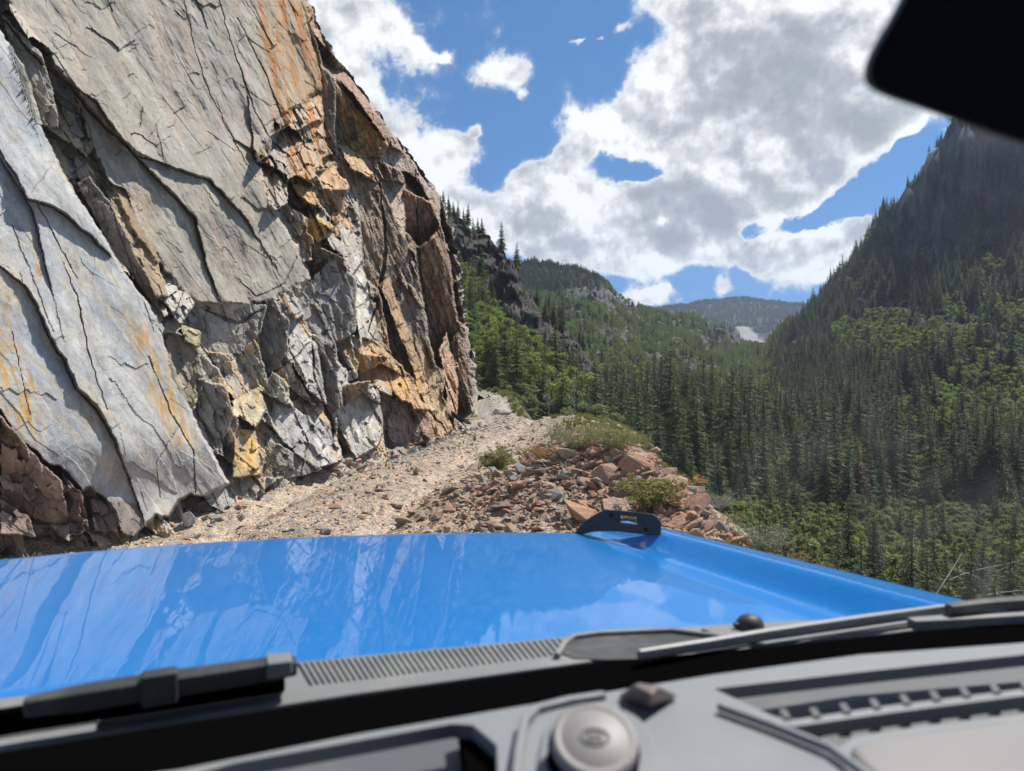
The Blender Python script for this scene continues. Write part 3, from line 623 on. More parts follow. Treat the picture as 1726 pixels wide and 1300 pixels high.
VAL = Sheet(V, 16, 760, 380, 620, 1.0, .5)
H = { # the near hill beyond the bend, with its dark crag
 500: [(52,640),(80,560),(130,440),(160,380),(180,250)], 740: [(48,660),(80,560),(130,470),(155,430),(163,380),(175,338)],
 770: [(48,665),(80,560),(130,500),(155,460),(162,410),(176,368)], 800: [(48,668),(80,590),(120,540),(152,500),(160,440),(175,398)],
 826: [(48,680),(80,625),(120,570),(153,528),(162,450),(176,408)], 850: [(48,700),(80,650),(120,605),(155,560),(163,470),(178,428)],
 868: [(48,710),(80,665),(120,620),(156,580),(164,490),(180,446)], 885: [(48,720),(80,680),(120,635),(158,592),(167,520),(182,492)],
 925: [(46,740),(80,720),(120,670),(160,618),(170,560),(188,540)], 960: [(44,790),(80,750),(120,700),(165,640),(175,590),(195,562)],
 1010: [(42,850),(80,800),(120,740),(168,690),(180,650),(200,626)], 1045: [(40,900),(80,840),(120,780),(165,720),(180,695),(205,675)],
 1085: [(40,960),(80,880),(120,830),(165,780),(200,745)]}
HIL = Sheet(H, 40, 200, 420, 420, 1.0, .35)
F = {900: [(1500,640),(2200,560)], 1050: [(1400,640),(1900,560),(2300,533)], 1115: [(1400,640),(1700,600),(2300,522)], 1180: [(1400,640),(1700,590),(2300,509)],
     1250: [(1400,640),(1650,595),(2300,507)], 1350: [(1400,640),(1650,590),(2300,516)], 1420: [(1400,640),(1700,590),(2300,530)], 1600: [(1400,640),(2300,540)]}
FAR = Sheet(F, 1200, 2300, 90, 160, .6, .5)
ROCKS_V = [[(1488,350),(1520,300),(1600,190),(1800,60),(1900,150),(1760,330),(1690,400),(1600,440),(1520,440),(1488,440)],
           [(1160,545),(1205,545),(1245,560),(1290,580),(1270,588),(1160,575)], [(1000,545),(1060,560),(1090,575),(1030,585),(1000,575)],
           [(1150,608),(1210,618),(1205,640),(1150,632)], [(1080,598),(1115,596),(1120,612),(1085,618)], [(970,480),(1030,490),(1060,522),(1000,520),(940,505)],
           [(1440,500),(1560,515),(1700,560),(1720,585),(1560,560),(1440,530)], [(1310,590),(1360,560),(1380,580),(1330,610)],[(1140,625),(1175,635),(1170,655),(1135,648)]]
def lump(px, py, polys, w=6): 
    m = np.full(px.shape, -60.0)
    for p in polys: m = np.maximum(m, sdpoly(px, py, p)+9*fbm(px/18, py/18, 3, 530))
    return sstep(m, -w, w)
def seen_py(r, z): return HZ-(z-CAMZ)/r*FPX
ROCKS_H = [[(735,335),(770,365),(826,405),(866,440),(885,490),(925,538),(960,560),(1010,622),(1045,672),(1030,682),(985,640),(940,600),(900,590),(868,575),(830,500),(800,455),(770,420),(735,400)]]
_vz = VAL.z
def vz2(px, r):
    z = _vz(px, r); py = seen_py(r, z); m = lump(px, py, ROCKS_V)
    f, i, e = facets(px/26, py/11, 610, 1.2); f2, i2, e2 = facets(px/9, py/22, 612, 1.2)
    return z+m*r*(.004*f+.003*f2)
VAL.z = vz2
_hz = HIL.z
def hz2(px, r):
    z = _hz(px, r); py = seen_py(r, z); m = lump(px, py, ROCKS_H)
    f, i, e = facets(px/40, py/14, 620, 1.2); f2, i2, e2 = facets(px/11, py/26, 622, 1.2)
    return z+m*r*(.005*f+.003*f2)
HIL.z = hz2
def col_val(PX, Rr, X, Z):
    py = seen_py(Rr, Z); n = fbm(X/14, Rr/20, 5, 540); n2 = fbm(X/4, Rr/5, 4, 541)
    col = np.ones(PX.shape+(3,))*np.array([.045, .055, .026])*(1+.5*n[..., None])
    g1 = sstep(Rr, 190, 260)*(1-sstep(PX, 1250, 1330)); col = lerp(col, np.array([.13, .145, .075])*(1+.4*n2[..., None]), (g1*sstep(n+.2, 0, .4))[..., None])
    col = lerp(col, np.array([.19, .18, .12]), (g1*sstep(n2, .1, .4)*.6)[..., None])
    m = lump(PX, py, ROCKS_V); rc = np.array([.095, .095, .098])*(1+.5*n2[..., None]+.5*n[..., None])
    rc = lerp(rc, np.array([.12, .12, .115]), sstep(fbm(PX/9, py/30, 4, 543), .1, .4)[..., None])
    return np.clip(lerp(col, rc, m[..., None]), .01, .5)
def col_hil(PX, Rr, X, Z):
    py = seen_py(Rr, Z); n = fbm(X/6, Rr/8, 5, 550); n2 = fbm(PX/7, py/12, 5, 551)
    col = np.ones(PX.shape+(3,))*np.array([.075, .085, .04])*(1+.5*n[..., None])
    m = lump(PX, py, ROCKS_H); rc = np.array([.105, .095, .092])*(1+.6*n2[..., None])
    rc = lerp(rc, np.array([.09, .10, .05]), (sstep(fbm(PX/22, py/8, 4, 552), .18, .4)*.8)[..., None])
    return np.clip(lerp(col, rc, m[..., None]), .01, .5)
def col_far(PX, Rr, X, Z):
    py = seen_py(Rr, Z); n = fbm(PX/12, py/9, 5, 560)
    col = np.ones(PX.shape+(3,))*np.array([.050, .060, .052])*(1+.4*n[..., None])
    m = sstep(sdpoly(PX, py, [(1232,548),(1262,552),(1285,575),(1300,600),(1320,640),(1280,640),(1255,580)])+5*n, -4, 4)
    col = lerp(col, np.array([.34, .31, .30]), m[..., None]); col = lerp(col, np.array([.10, .10, .095]), (sstep(n, .15, .4)*sstep(py, 530, 550)*.8*(1-m))[..., None])
    return np.clip(col, .01, .5)
VAL.build('valley_slopes', col_val, M_TERR, ROCKS_V); HIL.build('hill', col_hil, M_TERR, ROCKS_H); FAR.build('mountain', col_far, M_TERR)
# ------------------------------------------------------------------ things: helpers
def tag(o, label=None, cat=None, group=None, kind=None):
    if label: o['label'] = label
    if cat: o['category'] = cat
    if group: o['group'] = group
    if kind: o['kind'] = kind
    return o
def empty(name, loc=(0, 0, 0), rz=0, sc=1):
    o = bpy.data.objects.new(name, None); COL.objects.link(o); o.location = loc; o.rotation_euler = (0, 0, rz); o.scale = (sc,)*3; o.empty_display_size = .2
    return o
def link(name, me, parent=None, loc=None):
    o = bpy.data.objects.new(name, me); COL.objects.link(o)
    if parent is not None: o.parent = parent
    if loc is not None: o.location = loc
    return o
def scatter(name, protos, pos, rot, scl, idx, label=None, cat=None, mat=None):
    """one object: every point carries a copy of one of the prototype things (their parts together)"""
    n = len(pos); me = bpy.data.meshes.new(name); me.vertices.add(n); me.vertices.foreach_set('co', np.asarray(pos, np.float32).ravel())
    for k, v, t in (('rot', rot, 'FLOAT_VECTOR'), ('scl', scl, 'FLOAT_VECTOR')):
        a = me.attributes.new(k, t, 'POINT'); a.data.foreach_set('vector', np.asarray(v, np.float32).ravel())
    a = me.attributes.new('pick', 'INT', 'POINT'); a.data.foreach_set('value', np.asarray(idx, np.int32))
    o = bpy.data.objects.new(name, me); COL.objects.link(o)
    ng = bpy.data.node_groups.new(name+'_nodes', 'GeometryNodeTree')
    ng.interface.new_socket('Geometry', in_out='INPUT', socket_type='NodeSocketGeometry'); ng.interface.new_socket('Geometry', in_out='OUTPUT', socket_type='NodeSocketGeometry')
    nn = ng.nodes; L = ng.links
    gi = nn.new('NodeGroupInput'); go = nn.new('NodeGroupOutput'); ip = nn.new('GeometryNodeInstanceOnPoints'); jo = nn.new('GeometryNodeJoinGeometry')
    for parts in reversed(protos):
        j = nn.new('GeometryNodeJoinGeometry')
        for p in parts:
            oi = nn.new('GeometryNodeObjectInfo'); oi.transform_space = 'ORIGINAL'; oi.inputs['As Instance'].default_value = True; oi.inputs['Object'].default_value = p
            L.new(oi.outputs['Geometry'], j.inputs[0])
        gt = nn.new('GeometryNodeGeometryToInstance'); L.new(j.outputs[0], gt.inputs[0]); L.new(gt.outputs[0], jo.inputs[0])
    def na(k, t):
        x = nn.new('GeometryNodeInputNamedAttribute'); x.data_type = t; x.inputs['Name'].default_value = k
        return [q for q in x.outputs if q.enabled and q.name == 'Attribute'][0]
    L.new(gi.outputs[0], ip.inputs['Points']); L.new(jo.outputs[0], ip.inputs['Instance']); ip.inputs['Pick Instance'].default_value = True
    L.new(na('pick', 'INT'), ip.inputs['Instance Index']); L.new(na('rot', 'FLOAT_VECTOR'), ip.inputs['Rotation']); L.new(na('scl', 'FLOAT_VECTOR'), ip.inputs['Scale'])
    L.new(ip.outputs[0], go.inputs[0])
    md = o.modifiers.new('scatter', 'NODES'); md.node_group = ng
    tag(o, label, cat, kind='stuff'); return o

# ------------------------------------------------------------------ materials
def mat_stone():
    m, g, out = material('loose_rock')
    oi = g.n('ShaderNodeObjectInfo'); P = g.n('ShaderNodeTexCoord').outputs['Object']; rnd = oi.outputs['Random']
    base = g.ramp(rnd, [(0, (.30, .17, .12)), (.14, (.42, .26, .17)), (.28, (.37, .29, .21)), (.42, (.28, .26, .24)), (.54, (.45, .35, .24)), (.66, (.24, .18, .145)), (.78, (.38, .34, .29)), (.9, (.42, .24, .165))], 'CONSTANT')
    sx = g.n('ShaderNodeSeparateXYZ'); g.put(sx.inputs[0], oi.outputs['Location'])
    red = g.m('MULTIPLY', g.smooth(sx.outputs[0], .3, 1.8), g.smooth(g.m('FRACT', g.m('MULTIPLY', rnd, 7.31)), .35, .5))
    base = g.mix(red, base, (.42, .225, .155))
    grey = g.m('MULTIPLY', g.smooth(sx.outputs[0], -.6, -2.2), g.smooth(g.m('FRACT', g.m('MULTIPLY', rnd, 5.17)), .3, .5))
    base = g.mix(grey, base, (.33, .325, .31))
    fl = g.smooth(sx.outputs[1], 11, 20); base = g.mix(g.m('MULTIPLY', fl, .6), base, (.46, .42, .37))
    n = g.noise(P, 3.0, 6, .65); n2 = g.noise(P, 14, 5, .65)
    c = g.vm('SCALE', base, sc=g.m('ADD', g.m('MULTIPLY_ADD', g.m('SUBTRACT', n, .5), .9, 1.02), g.m('MULTIPLY', g.m('SUBTRACT', n2, .5), .6)))
    principled(g, out, c, .85, g.m('ADD', n, n2), .5, .15, Specular_IOR_Level=.3); return m
def mat_leaf(name, ca, cb, trans, noise=.5, rough=.6, hue=None):
    m, g, out = material(name)
    oi = g.n('ShaderNodeObjectInfo'); geo = g.n('ShaderNodeNewGeometry')
    r = g.m('FRACT', g.m('ADD', g.m('MULTIPLY', oi.outputs['Random'], .65), g.m('MULTIPLY', geo.outputs['Random Per Island'], .45)))
    c = g.mix(r, ca, cb)
    if hue: c = g.mix(g.smooth(g.m('FRACT', g.m('MULTIPLY', oi.outputs['Random'], 9.7)), hue[0], hue[0]+.04), c, hue[1])
    d = g.n('ShaderNodeBsdfPrincipled'); g.put(d.inputs['Base Color'], c); d.inputs['Roughness'].default_value = rough; d.inputs['Specular IOR Level'].default_value = .25
    t = g.n('ShaderNodeBsdfTranslucent'); g.put(t.inputs[0], g.vm('MULTIPLY', c, (1.25, 1.35, .7)))
    mx = g.n('ShaderNodeMixShader'); mx.inputs[0].default_value = trans; g.nt.links.new(d.outputs[0], mx.inputs[1]); g.nt.links.new(t.outputs[0], mx.inputs[2]); g.nt.links.new(mx.outputs[0], out.inputs[0])
    return m
def mat_plain(name, col, rough=.8, nsc=None, namp=.5, **k):
    m, g, out = material(name)
    if nsc:
        P = g.n('ShaderNodeTexCoord').outputs['Object']; n = g.noise(P, nsc, 6, .65)
        c = g.vm('SCALE', col, sc=g.m('MULTIPLY_ADD', g.m('SUBTRACT', n, .5), namp*2, 1.0)); principled(g, out, c, rough, n, .3, .01, **k)
    else: principled(g, out, col, rough, **k)
    return m
M_STONE = mat_stone()
M_NEEDLE = mat_leaf('spruce_needles', (.050, .070, .036), (.115, .138, .066), .24, hue=(.93, (.15, .10, .065)))
M_NEEDLE2 = mat_leaf('fir_needles', (.065, .095, .038), (.125, .155, .062), .28)
M_ASPEN = mat_leaf('aspen_leaves', (.145, .195, .070), (.240, .300, .110), .5)
M_ASPEN2 = mat_leaf('willow_leaves', (.13, .15, .08), (.24, .26, .15), .4)
M_SHRUB = mat_leaf('shrub_leaves', (.15, .165, .055), (.29, .26, .09), .35, hue=(.7, (.36, .21, .09)))
M_SAGE = mat_leaf('sage_leaves', (.19, .21, .14), (.27, .28, .19), .25)
M_GRASS = mat_leaf('dry_grass', (.22, .20, .09), (.16, .19, .06), .35)
M_BARK = mat_plain('spruce_bark', (.085, .065, .05), .9, 8)
M_WBARK = mat_plain('aspen_bark', (.36, .35, .30), .8, 6)
M_DEAD = mat_plain('dead_wood', (.25, .235, .21), .85, 9)

# ------------------------------------------------------------------ plant meshes (height 1)
def tube_pts(path, radii, seg=6):
    path = np.asarray(path, float); V = []; F = []
    for i, (p, r) in enumerate(zip(path, radii)):
        d = path[min(i+1, len(path)-1)]-path[max(i-1, 0)]; d /= np.linalg.norm(d)+1e-9
        a = np.cross(d, [0.1, .2, 1] if abs(d[2]) < .9 else [1, 0, 0]); a /= np.linalg.norm(a); b = np.cross(d, a)
        for k in range(seg):
            t = 2*math.pi*k/seg; V.append(p+r*(math.cos(t)*a+math.sin(t)*b))
        if i:
            o = (i-1)*seg
            for k in range(seg): F.append((o+k, o+(k+1) % seg, o+seg+(k+1) % seg, o+seg+k))
    return np.array(V), np.array(F)
def join_parts(parts):
    V = []; F = []; o = 0
    for v, f in parts: V.append(v); F.append(f+o); o += len(v)
    return np.concatenate(V), np.concatenate(F)
def quads(c, a, b):
    """quads at centres c with half axes a, b (n,3)"""
    n = len(c); V = np.stack([c-a-b*.55, c+a*.9-b*.35, c+a+b*.35, c-a*.9+b*.55], 1).reshape(-1, 3); F = np.arange(n*4).reshape(n, 4); return V, F
def conifer(seed, w=.17, bare=.08, gaps=.1, dens=1.0):
    rg = np.random.default_rng(seed); C = []; A = []; B = []; TW = []
    lean = rg.normal(0, .012, 2)
    nw = int(36*dens); hs = np.linspace(bare, .985, nw)+rg.normal(0, .006, nw)
    side = rg.uniform(0, 6.28)
    for h in hs:
        h = min(max(h, .04), .99); nb = 7 if h < .7 else 5
        env = w*((1-h)**.82)*(1+.35*math.exp(-((h-.25)/.2)**2))*min(1, (h-bare+.05)/.12+.35)+.008
        for k in range(nb):
            if rg.random() < gaps: continue
            th = 2*math.pi*(k+rg.random()*.8)/nb+h*19; L = env*rg.uniform(.6, 1.18)*(1+.15*math.cos(th-side))
            rise = .25 if h > .75 else (-.15-.35*(1-h))
            d = np.array([math.cos(th), math.sin(th), 0]); s_ = np.array([-math.sin(th), math.cos(th), 0])
            m = max(2, int(round(L/.026)))
            for j in range(m):
                t = (j+.6)/m; r = L*t; z = h+rise*L*t+.10*L*t*t+rg.normal(0, .002)
                wid = .40*L*(1-t*.75)+.006; ln = L/m*.85
                p = np.array([lean[0]*h, lean[1]*h, 0])+d*r+np.array([0, 0, z])
                for sd in (-1, 1):
                    dirn = d*.75+s_*sd*.65; up = np.array([0, 0, -.38+rg.normal(0, .15)])
                    ax = dirn*ln*.9+up*ln*.8; bx = (s_*sd*.6+d*-.35)*wid*.42+np.array([0, 0, rg.normal(-.25, .25)*wid*.5])
                    C.append(p+s_*sd*wid*.38); A.append(ax); B.append(bx)
                if rg.random() < .6:
                    C.append(p+np.array([0, 0, -.007])); A.append(d*ln*.9); B.append(np.array([0, 0, .009+.10*L*(1-t)*.5]))
    C.append(np.array([lean[0], lean[1], .99])); A.append(np.array([0, 0, .025])); B.append(np.array([.004, .003, 0]))
    cv, cf = quads(np.array(C), np.array(A), np.array(B))
    tv, tf = tube_pts([(lean[0]*t, lean[1]*t, t-.03) for t in (0, .1, .3, .6, .85, 1.0)], [.016, .013, .010, .007, .004, .0015], 6)
    return (cv, cf), (tv, tf)
def aspen(seed, wid=.26, base=.28, n=2600, leaf=.017, limbs=9):
    rg = np.random.default_rng(seed); parts = []; tips = []
    cx = np.cumsum(rg.normal(0, .010, (8, 2)), 0); zs = np.linspace(-.03, .93, 8)
    tr = np.c_[cx-cx[0], zs]; parts.append(tube_pts(tr, np.linspace(.014, .003, 8), 6))
    for k in range(limbs):
        z = base*.7+(.88-base*.7)*(k+rg.random())/limbs; p = np.array([np.interp(z, zs, tr[:, 0]), np.interp(z, zs, tr[:, 1]), z]); th = k*2.4+rg.normal(0, .5)
        L = wid*(1-abs((z-.45))*1.1)*rg.uniform(.65, 1.1); e = p+np.array([math.cos(th)*L, math.sin(th)*L, L*rg.uniform(.5, .9)])
        mid = (p+e)/2+np.array([0, 0, -.02]); parts.append(tube_pts([p, mid, e], [.006, .004, .0015], 5)); tips += [e, mid+rg.normal(0, .03, 3)]
    tips += [np.array([tr[-1, 0], tr[-1, 1], .93]), np.array([tr[-2, 0], tr[-2, 1], .83])]
    tips = np.array(tips); cl = rg.integers(0, len(tips), n); rad = rg.uniform(.045, .095, len(tips))[cl]
    dv = rg.normal(0, 1, (n, 3)); dv /= np.linalg.norm(dv, axis=1)[:, None]; r = rg.random(n)**.45
    C = tips[cl]+dv*(rad*r)[:, None]*np.array([1.15, 1.15, .95])
    a = rg.normal(0, 1, (n, 3)); a /= np.linalg.norm(a, axis=1)[:, None]; b = np.cross(a, rg.normal(0, 1, (n, 3))); b /= np.linalg.norm(b, axis=1)[:, None]
    sz = leaf*rg.uniform(.6, 1.25, n)[:, None]
    return quads(C, a*sz, b*sz*.8), join_parts(parts)
def shrub(seed, n=1500, leaf=.035, stems=26, wid=.55, thin=.008, bend=.3, leafy=1.0):
    rg = np.random.default_rng(seed); parts = []; C = []
    for k in range(stems):
        th = rg.uniform(0, 6.28); L = rg.uniform(.6, 1.05); sp = wid*rg.uniform(.1, 1)**.7
        pts = []; 
        for t in np.linspace(0, 1, 6): pts.append((math.cos(th)*sp*(t**1.2)+rg.normal(0, .015), math.sin(th)*sp*(t**1.2)+rg.normal(0, .015), L*(t-bend*sp*t*t)-.03))
        parts.append(tube_pts(pts, np.linspace(thin, thin*.35, 6), 4)); pts = np.array(pts)
        for j in range(5):
            i = rg.integers(2, 6); q = pts[i]; e = q+np.array([rg.normal(0, .12), rg.normal(0, .12), rg.uniform(.02, .16)]); parts.append(tube_pts([q, (q+e)/2+rg.normal(0, .01, 3), e], [thin*.5, thin*.4, thin*.25], 3))
            for t in rg.random(int(n/stems/5*leafy)): C.append(q+(e-q)*t+rg.normal(0, .028, 3))
    C = np.array(C) if C else np.zeros((1, 3)); m = len(C); a = rg.normal(0, 1, (m, 3)); a /= np.linalg.norm(a, axis=1)[:, None]; b = np.cross(a, rg.normal(0, 1, (m, 3))); b /= np.linalg.norm(b, axis=1)[:, None]
    sz = leaf*rg.uniform(.5, 1.2, m)[:, None]
    return quads(C, a*sz, b*sz*.7), join_parts(parts)
def grass(seed, n=90, h=1.0, sp=.35, w=.018):
    rg = np.random.default_rng(seed); V = []; F = []
    for k in range(n):
        th = rg.uniform(0, 6.28); x, y = rg.normal(0, sp*.35, 2); L = h*rg.uniform(.45, 1); lean = rg.uniform(.1, .55)*L; d = np.array([math.cos(th), math.sin(th), 0]); s_ = np.array([-d[1], d[0], 0])*w
        p0 = np.array([x, y, -.05]); p1 = p0+d*lean*.3+np.array([0, 0, L*.55]); p2 = p0+d*lean+np.array([0, 0, L*.95]); o = len(V)
        V += [p0-s_, p0+s_, p1+s_*.8, p1-s_*.8, p2+s_*.15, p2-s_*.15]; F += [(o, o+1, o+2, o+3), (o+3, o+2, o+4, o+5)]
    return np.array(V), np.array(F)
def two(name, crown, wood, ml, mw, pn=('crown', 'trunk')):
    a = raw_mesh(name+'_'+pn[0], crown[0], crown[1], [ml], smooth=False); b = raw_mesh(name+'_'+pn[1], wood[0], wood[1], [mw], smooth=True); return a, b
CON = [two('spruce', *conifer(11+i, w, ba, ga), M_NEEDLE if i not in (2, 5) else M_NEEDLE2, M_BARK) for i, (w, ba, ga) in enumerate([(.19, .05, .12), (.15, .12, .22), (.22, .04, .12), (.16, .20, .35), (.14, .06, .18), (.20, .10, .28)])]
ASP = [two('aspen', *aspen(31+i, w, b_, n, lf), M_ASPEN if i < 4 else M_ASPEN2, M_WBARK) for i, (w, b_, n, lf) in enumerate([(.24, .30, 2600, .017), (.28, .2, 3000, .018), (.20, .35, 2200, .016), (.33, .1, 3000, .020), (.42, .04, 2800, .022), (.5, .0, 2600, .024)])]

# ------------------------------------------------------------------ rocks
def rock_mesh(seed, flat=.55, lng=1.3):
    rg = np.random.default_rng(seed); bm = bmesh.new(); n = 16
    for k in range(n):
        v = rg.normal(0, 1, 3); v /= max(np.abs(v))**.75*np.linalg.norm(v)**.25; v = v*rg.uniform(.7, 1.0)*np.array([lng*.5, .5, flat*.5]); bm.verts.new(v)
    r = bmesh.ops.convex_hull(bm, input=bm.verts); bmesh.ops.delete(bm, geom=[x for x in bm.verts if not x.link_faces], context='VERTS')
    bmesh.ops.bevel(bm, geom=bm.edges[:], offset=.018, segments=1, affect='EDGES', profile=.5)
    me = bpy.data.meshes.new('rock'); bm.to_mesh(me); bm.free(); me.materials.append(M_STONE); return me
RK = [rock_mesh(50+i, f, l) for i, (f, l) in enumerate([(.5, 1.3), (.35, 1.4), (.7, 1.1), (.3, 1.7), (.6, 1.5), (.45, 1.0), (.8, 1.2), (.25, 1.3), (.55, 1.9), (.4, 1.2), (.65, 1.4), (.3, 1.1)])]
def seen(X, Y, Z): # photo position of a point
    c, s = math.cos(PITCH), math.sin(PITCH); zz = Z-CAMZ
    f = Y*c-zz*s; u = Y*s+zz*c
    return CX+X/f*FPX, CY-u/f*FPX
# big rocks one can point to: name label px py size(m) sx sy sz yaw tilt color index
def put_rock(me, loc, size, rot, label, group=None, stretch=(1, 1, 1), name='rock', cat='rock'):
    o = link(name, me); o.location = loc; o.rotation_euler = rot; o.scale = (size*stretch[0], size*stretch[1], size*stretch[2])
    return tag(o, label, cat, group)
def gpt(px, py):
    """march the ray of a photo point down to the ground sheet"""
    rx, ry, rz = [float(v) for v in ray(px, py)]
    t = 4.0
    while t < 70:
        x, y, z = rx*t, ry*t, CAMZ+rz*t
        if z < float(ground_z(np.array([x]), np.array([y]))[0]): break
        t += .03
    return x, y, z
SPEC = [(1082, 800, .42, 'long reddish rock, triangular, highest on the right of the rubble heap', 4, (1, .6, .9), (.2, .35, -.5)),
        (1046, 866, .42, 'flat pink slab of rock lying on the rubble heap just behind the black fender bracket', 1, (1, .8, .9), (.5, .1, .2)),
        (1228, 898, .42, 'large pale pink boulder at the right end of the rubble heap over the drop', 8, (.8, .6, 1), (.2, .5, -.9)),
        (1128, 822, .34, 'dark red rock behind the leafy shrub at the drop edge', 2, (1, .8, 1), (.1, .3, .7)),
        (955, 772, .4, 'rounded grey boulder half buried behind the rubble heap', 5, (1.1, .8, .8), (0, .1, .2)),
        (1020, 812, .34, 'brown block standing up next to the long reddish rock', 6, (.9, .8, 1.2), (.4, .1, .2)),
        (985, 878, .38, 'grey block with a lit face in the front of the rubble heap', 10, (1, .8, .8), (.3, .3, .5)),
        (848, 698, .8, 'dark boulder on the bank where the road dips', 4, (1, .8, .7), (0, .1, .3)),
        (760, 862, .16, 'small dark stone alone at the right wheel track of the road', 6, (1, 1, .9), (0, .2, .4)),
        (362, 876, .17, 'small tan stone alone on the road left of the wheel track', 2, (1.2, 1, .8), (0, .2, .4)),
        (338, 858, .30, 'pale greenish grey rock at the foot of the smooth slab', 4, (1, .8, .9), (.2, .4, .4)),
        (868, 768, .20, 'grey stone beside the reddish brown shrub on the road edge', 5, (1, 1, 1), (.1, .4, .4)),
        (60, 902, .55, 'broad grey block under the dark overhang at the far left', 0, (1.3, .9, .9), (.1, .2, .5))]
for px, py, sz, lab, ri, st, ro in SPEC:
    x, y, z = gpt(px, py); put_rock(RK[ri], (x, y, z+sz*.12), sz, ro, lab, stretch=st)
# scattered rocks
def sample_rocks(n, fx, smin, smax, pw, seed):
    rg = np.random.default_rng(seed); x, y = fx(rg, n); s = smin*(1+(rg.pareto(pw, n))); s = np.minimum(s, smax)
    z = ground_z(x, y); rot = np.stack([rg.normal(0, .45, n), rg.normal(0, .45, n), rg.uniform(0, 6.28, n)], 1)
    return x, y, z, s, rot, rg.integers(0, len(RK), n), rg.uniform(.75, 1.25, (n, 3))
def fx_heap(rg, n):
    k = rg.choice(5, n, p=[.24, .34, .2, .12, .10]); h = np.array([HEAPS[i][:4] for i in range(5)])[k]
    return h[:, 0]+rg.normal(0, .62, n)*h[:, 2], h[:, 1]+rg.normal(0, .6, n)*h[:, 3]
def fx_foot(rg, n):
    t = rg.random(n)**.7; y = 6.3+t*15; b = np.interp(y, [6.3, 7.3, 9, 10.6, 12.2, 13.8, 15.9, 19.7, 22], [-4.6, -3.9, -3.85, -3.95, -2.95, -2.7, -2.1, -1.4, -1.0]); return b+np.abs(rg.normal(0, .33, n))-.15, y
def fx_road(rg, n):
    y = 5.5+(rg.random(n)**1.35)*20; rc = road_c(y); return rc+rg.uniform(-2.1, 2.3, n)*(1+0*y), y
def fx_edge(rg, n):
    y = 5+rg.random(n)*16; return edge_x(y)-np.abs(rg.normal(0, .35, n))+.1, y
sets = {'h': sample_rocks(5200, fx_heap, .045, .20, 2.3, 61), 'f': sample_rocks(1500, fx_foot, .035, .24, 1.9, 62), 'r': sample_rocks(900, fx_road, .028, .11, 2.2, 63), 'e': sample_rocks(800, fx_edge, .045, .22, 2.0, 64)}
LB = {'h': ('angular reddish, tan or grey rock in the rubble heap at the road edge', 'rocks of the rubble heap', 200),
      'f': ('loose grey or tan rock lying along the foot of the cliff', 'rocks along the cliff foot', 60),
      'r': ('small loose stone lying out on the gravel road', 'stones on the gravel road', 20),
      'e': ('weathered rock on the brink of the drop beside the heap', 'rocks on the brink of the drop', 20)}
restp = []
for k, (x, y, z, s, rot, idx, st) in sets.items():
    lab, grp, nind = LB[k]; px, py = seen(x, y, z); vis = (px > 0) & (px < 1340) & (py < 905) & (x < edge_x(y)+.6)
    if k == 'f': z = z+.02
    order = np.argsort(-(s/y*vis)); 
    for i in order[:nind]:
        big = s[i] > np.median(s[order[:nind]]); l2 = lab
        if k == 'h': l2 = ('large' if big else 'small')+' angular rock '+('on the near slope of the rubble heap by the bonnet' if y[i] < 8.6 else 'at the left foot of the rubble heap' if x[i] < .3 else 'on the crest of the rubble heap near the drop' if x[i] > 1.2 else 'in the middle of the rubble heap')
        if k == 'f': l2 = ('big' if big else 'small')+' loose rock lying along the foot of the '+('smooth slab at the left' if y[i] < 10.3 else 'fractured grey part of the cliff' if y[i] < 14 else 'brown far end of the cliff')
        if k == 'r': l2 = 'small loose stone lying out on the '+('near' if y[i] < 10 else 'farther')+' stretch of the gravel road'
        put_rock(RK[idx[i]], (x[i], y[i], z[i]+s[i]*.10), float(s[i]), tuple(rot[i]), l2, grp, tuple(st[i]))
    r = order[nind:]; restp.append((np.c_[x, y, z+s*(.22 if k == 'h' else .12)*np.where(np.arange(len(x)) % 3 == 0, 1.6, .6)][r], rot[r], (s[:, None]*st)[r], idx[r]))
rp = [link('rock_source', m) for m in []]
protos = []
for i, m in enumerate(RK):
    o = next(o for o in COL.objects if o.data is m); protos.append([o])
P_ = [np.concatenate([q[j] for q in restp]) for j in range(4)]
scatter('rubble', protos, *P_)
# finer gravel all over the road
rg = np.random.default_rng(70); n = 26000
y = 5.0+(rg.random(n)**1.9)*24; y[:3500] = rg.uniform(26, 54, 3500); x = road_c(y)+rg.uniform(-3.2, 3.4, n); sz = .015*(1+rg.pareto(2.2, n)); sz = np.minimum(sz, .08)*(.8+.045*y); z = ground_z(x, y)
gx, gy = fx_heap(rg, 5000); gs = rg.uniform(.02, .055, 5000); x = np.r_[x, gx]; y = np.r_[y, gy]; sz = np.r_[sz, gs]; z = np.r_[z, ground_z(gx, gy)+.01]
rut = (np.abs(np.abs(x-road_c(y))-.80) < .24) & (rg.random(len(x)) < .72)
keep = ~rut & (x > np.interp(y, [5, 7.3, 10.6, 12.2, 15.9, 19.7, 30], [-4.6, -3.9, -3.9, -2.9, -2.1, -1.4, -1.4])) & (x < edge_x(y)+.3)
x, y, z, sz = x[keep], y[keep], z[keep], sz[keep]; n = len(x)
scatter('gravel', protos, np.c_[x, y, z], np.stack([rg.normal(0, .35, n), rg.normal(0, .35, n), rg.uniform(0, 6.28, n)], 1), sz[:, None]*rg.uniform(.7, 1.3, (n, 3))*np.array([1.2, 1, .8]), rg.integers(0, len(RK), n))

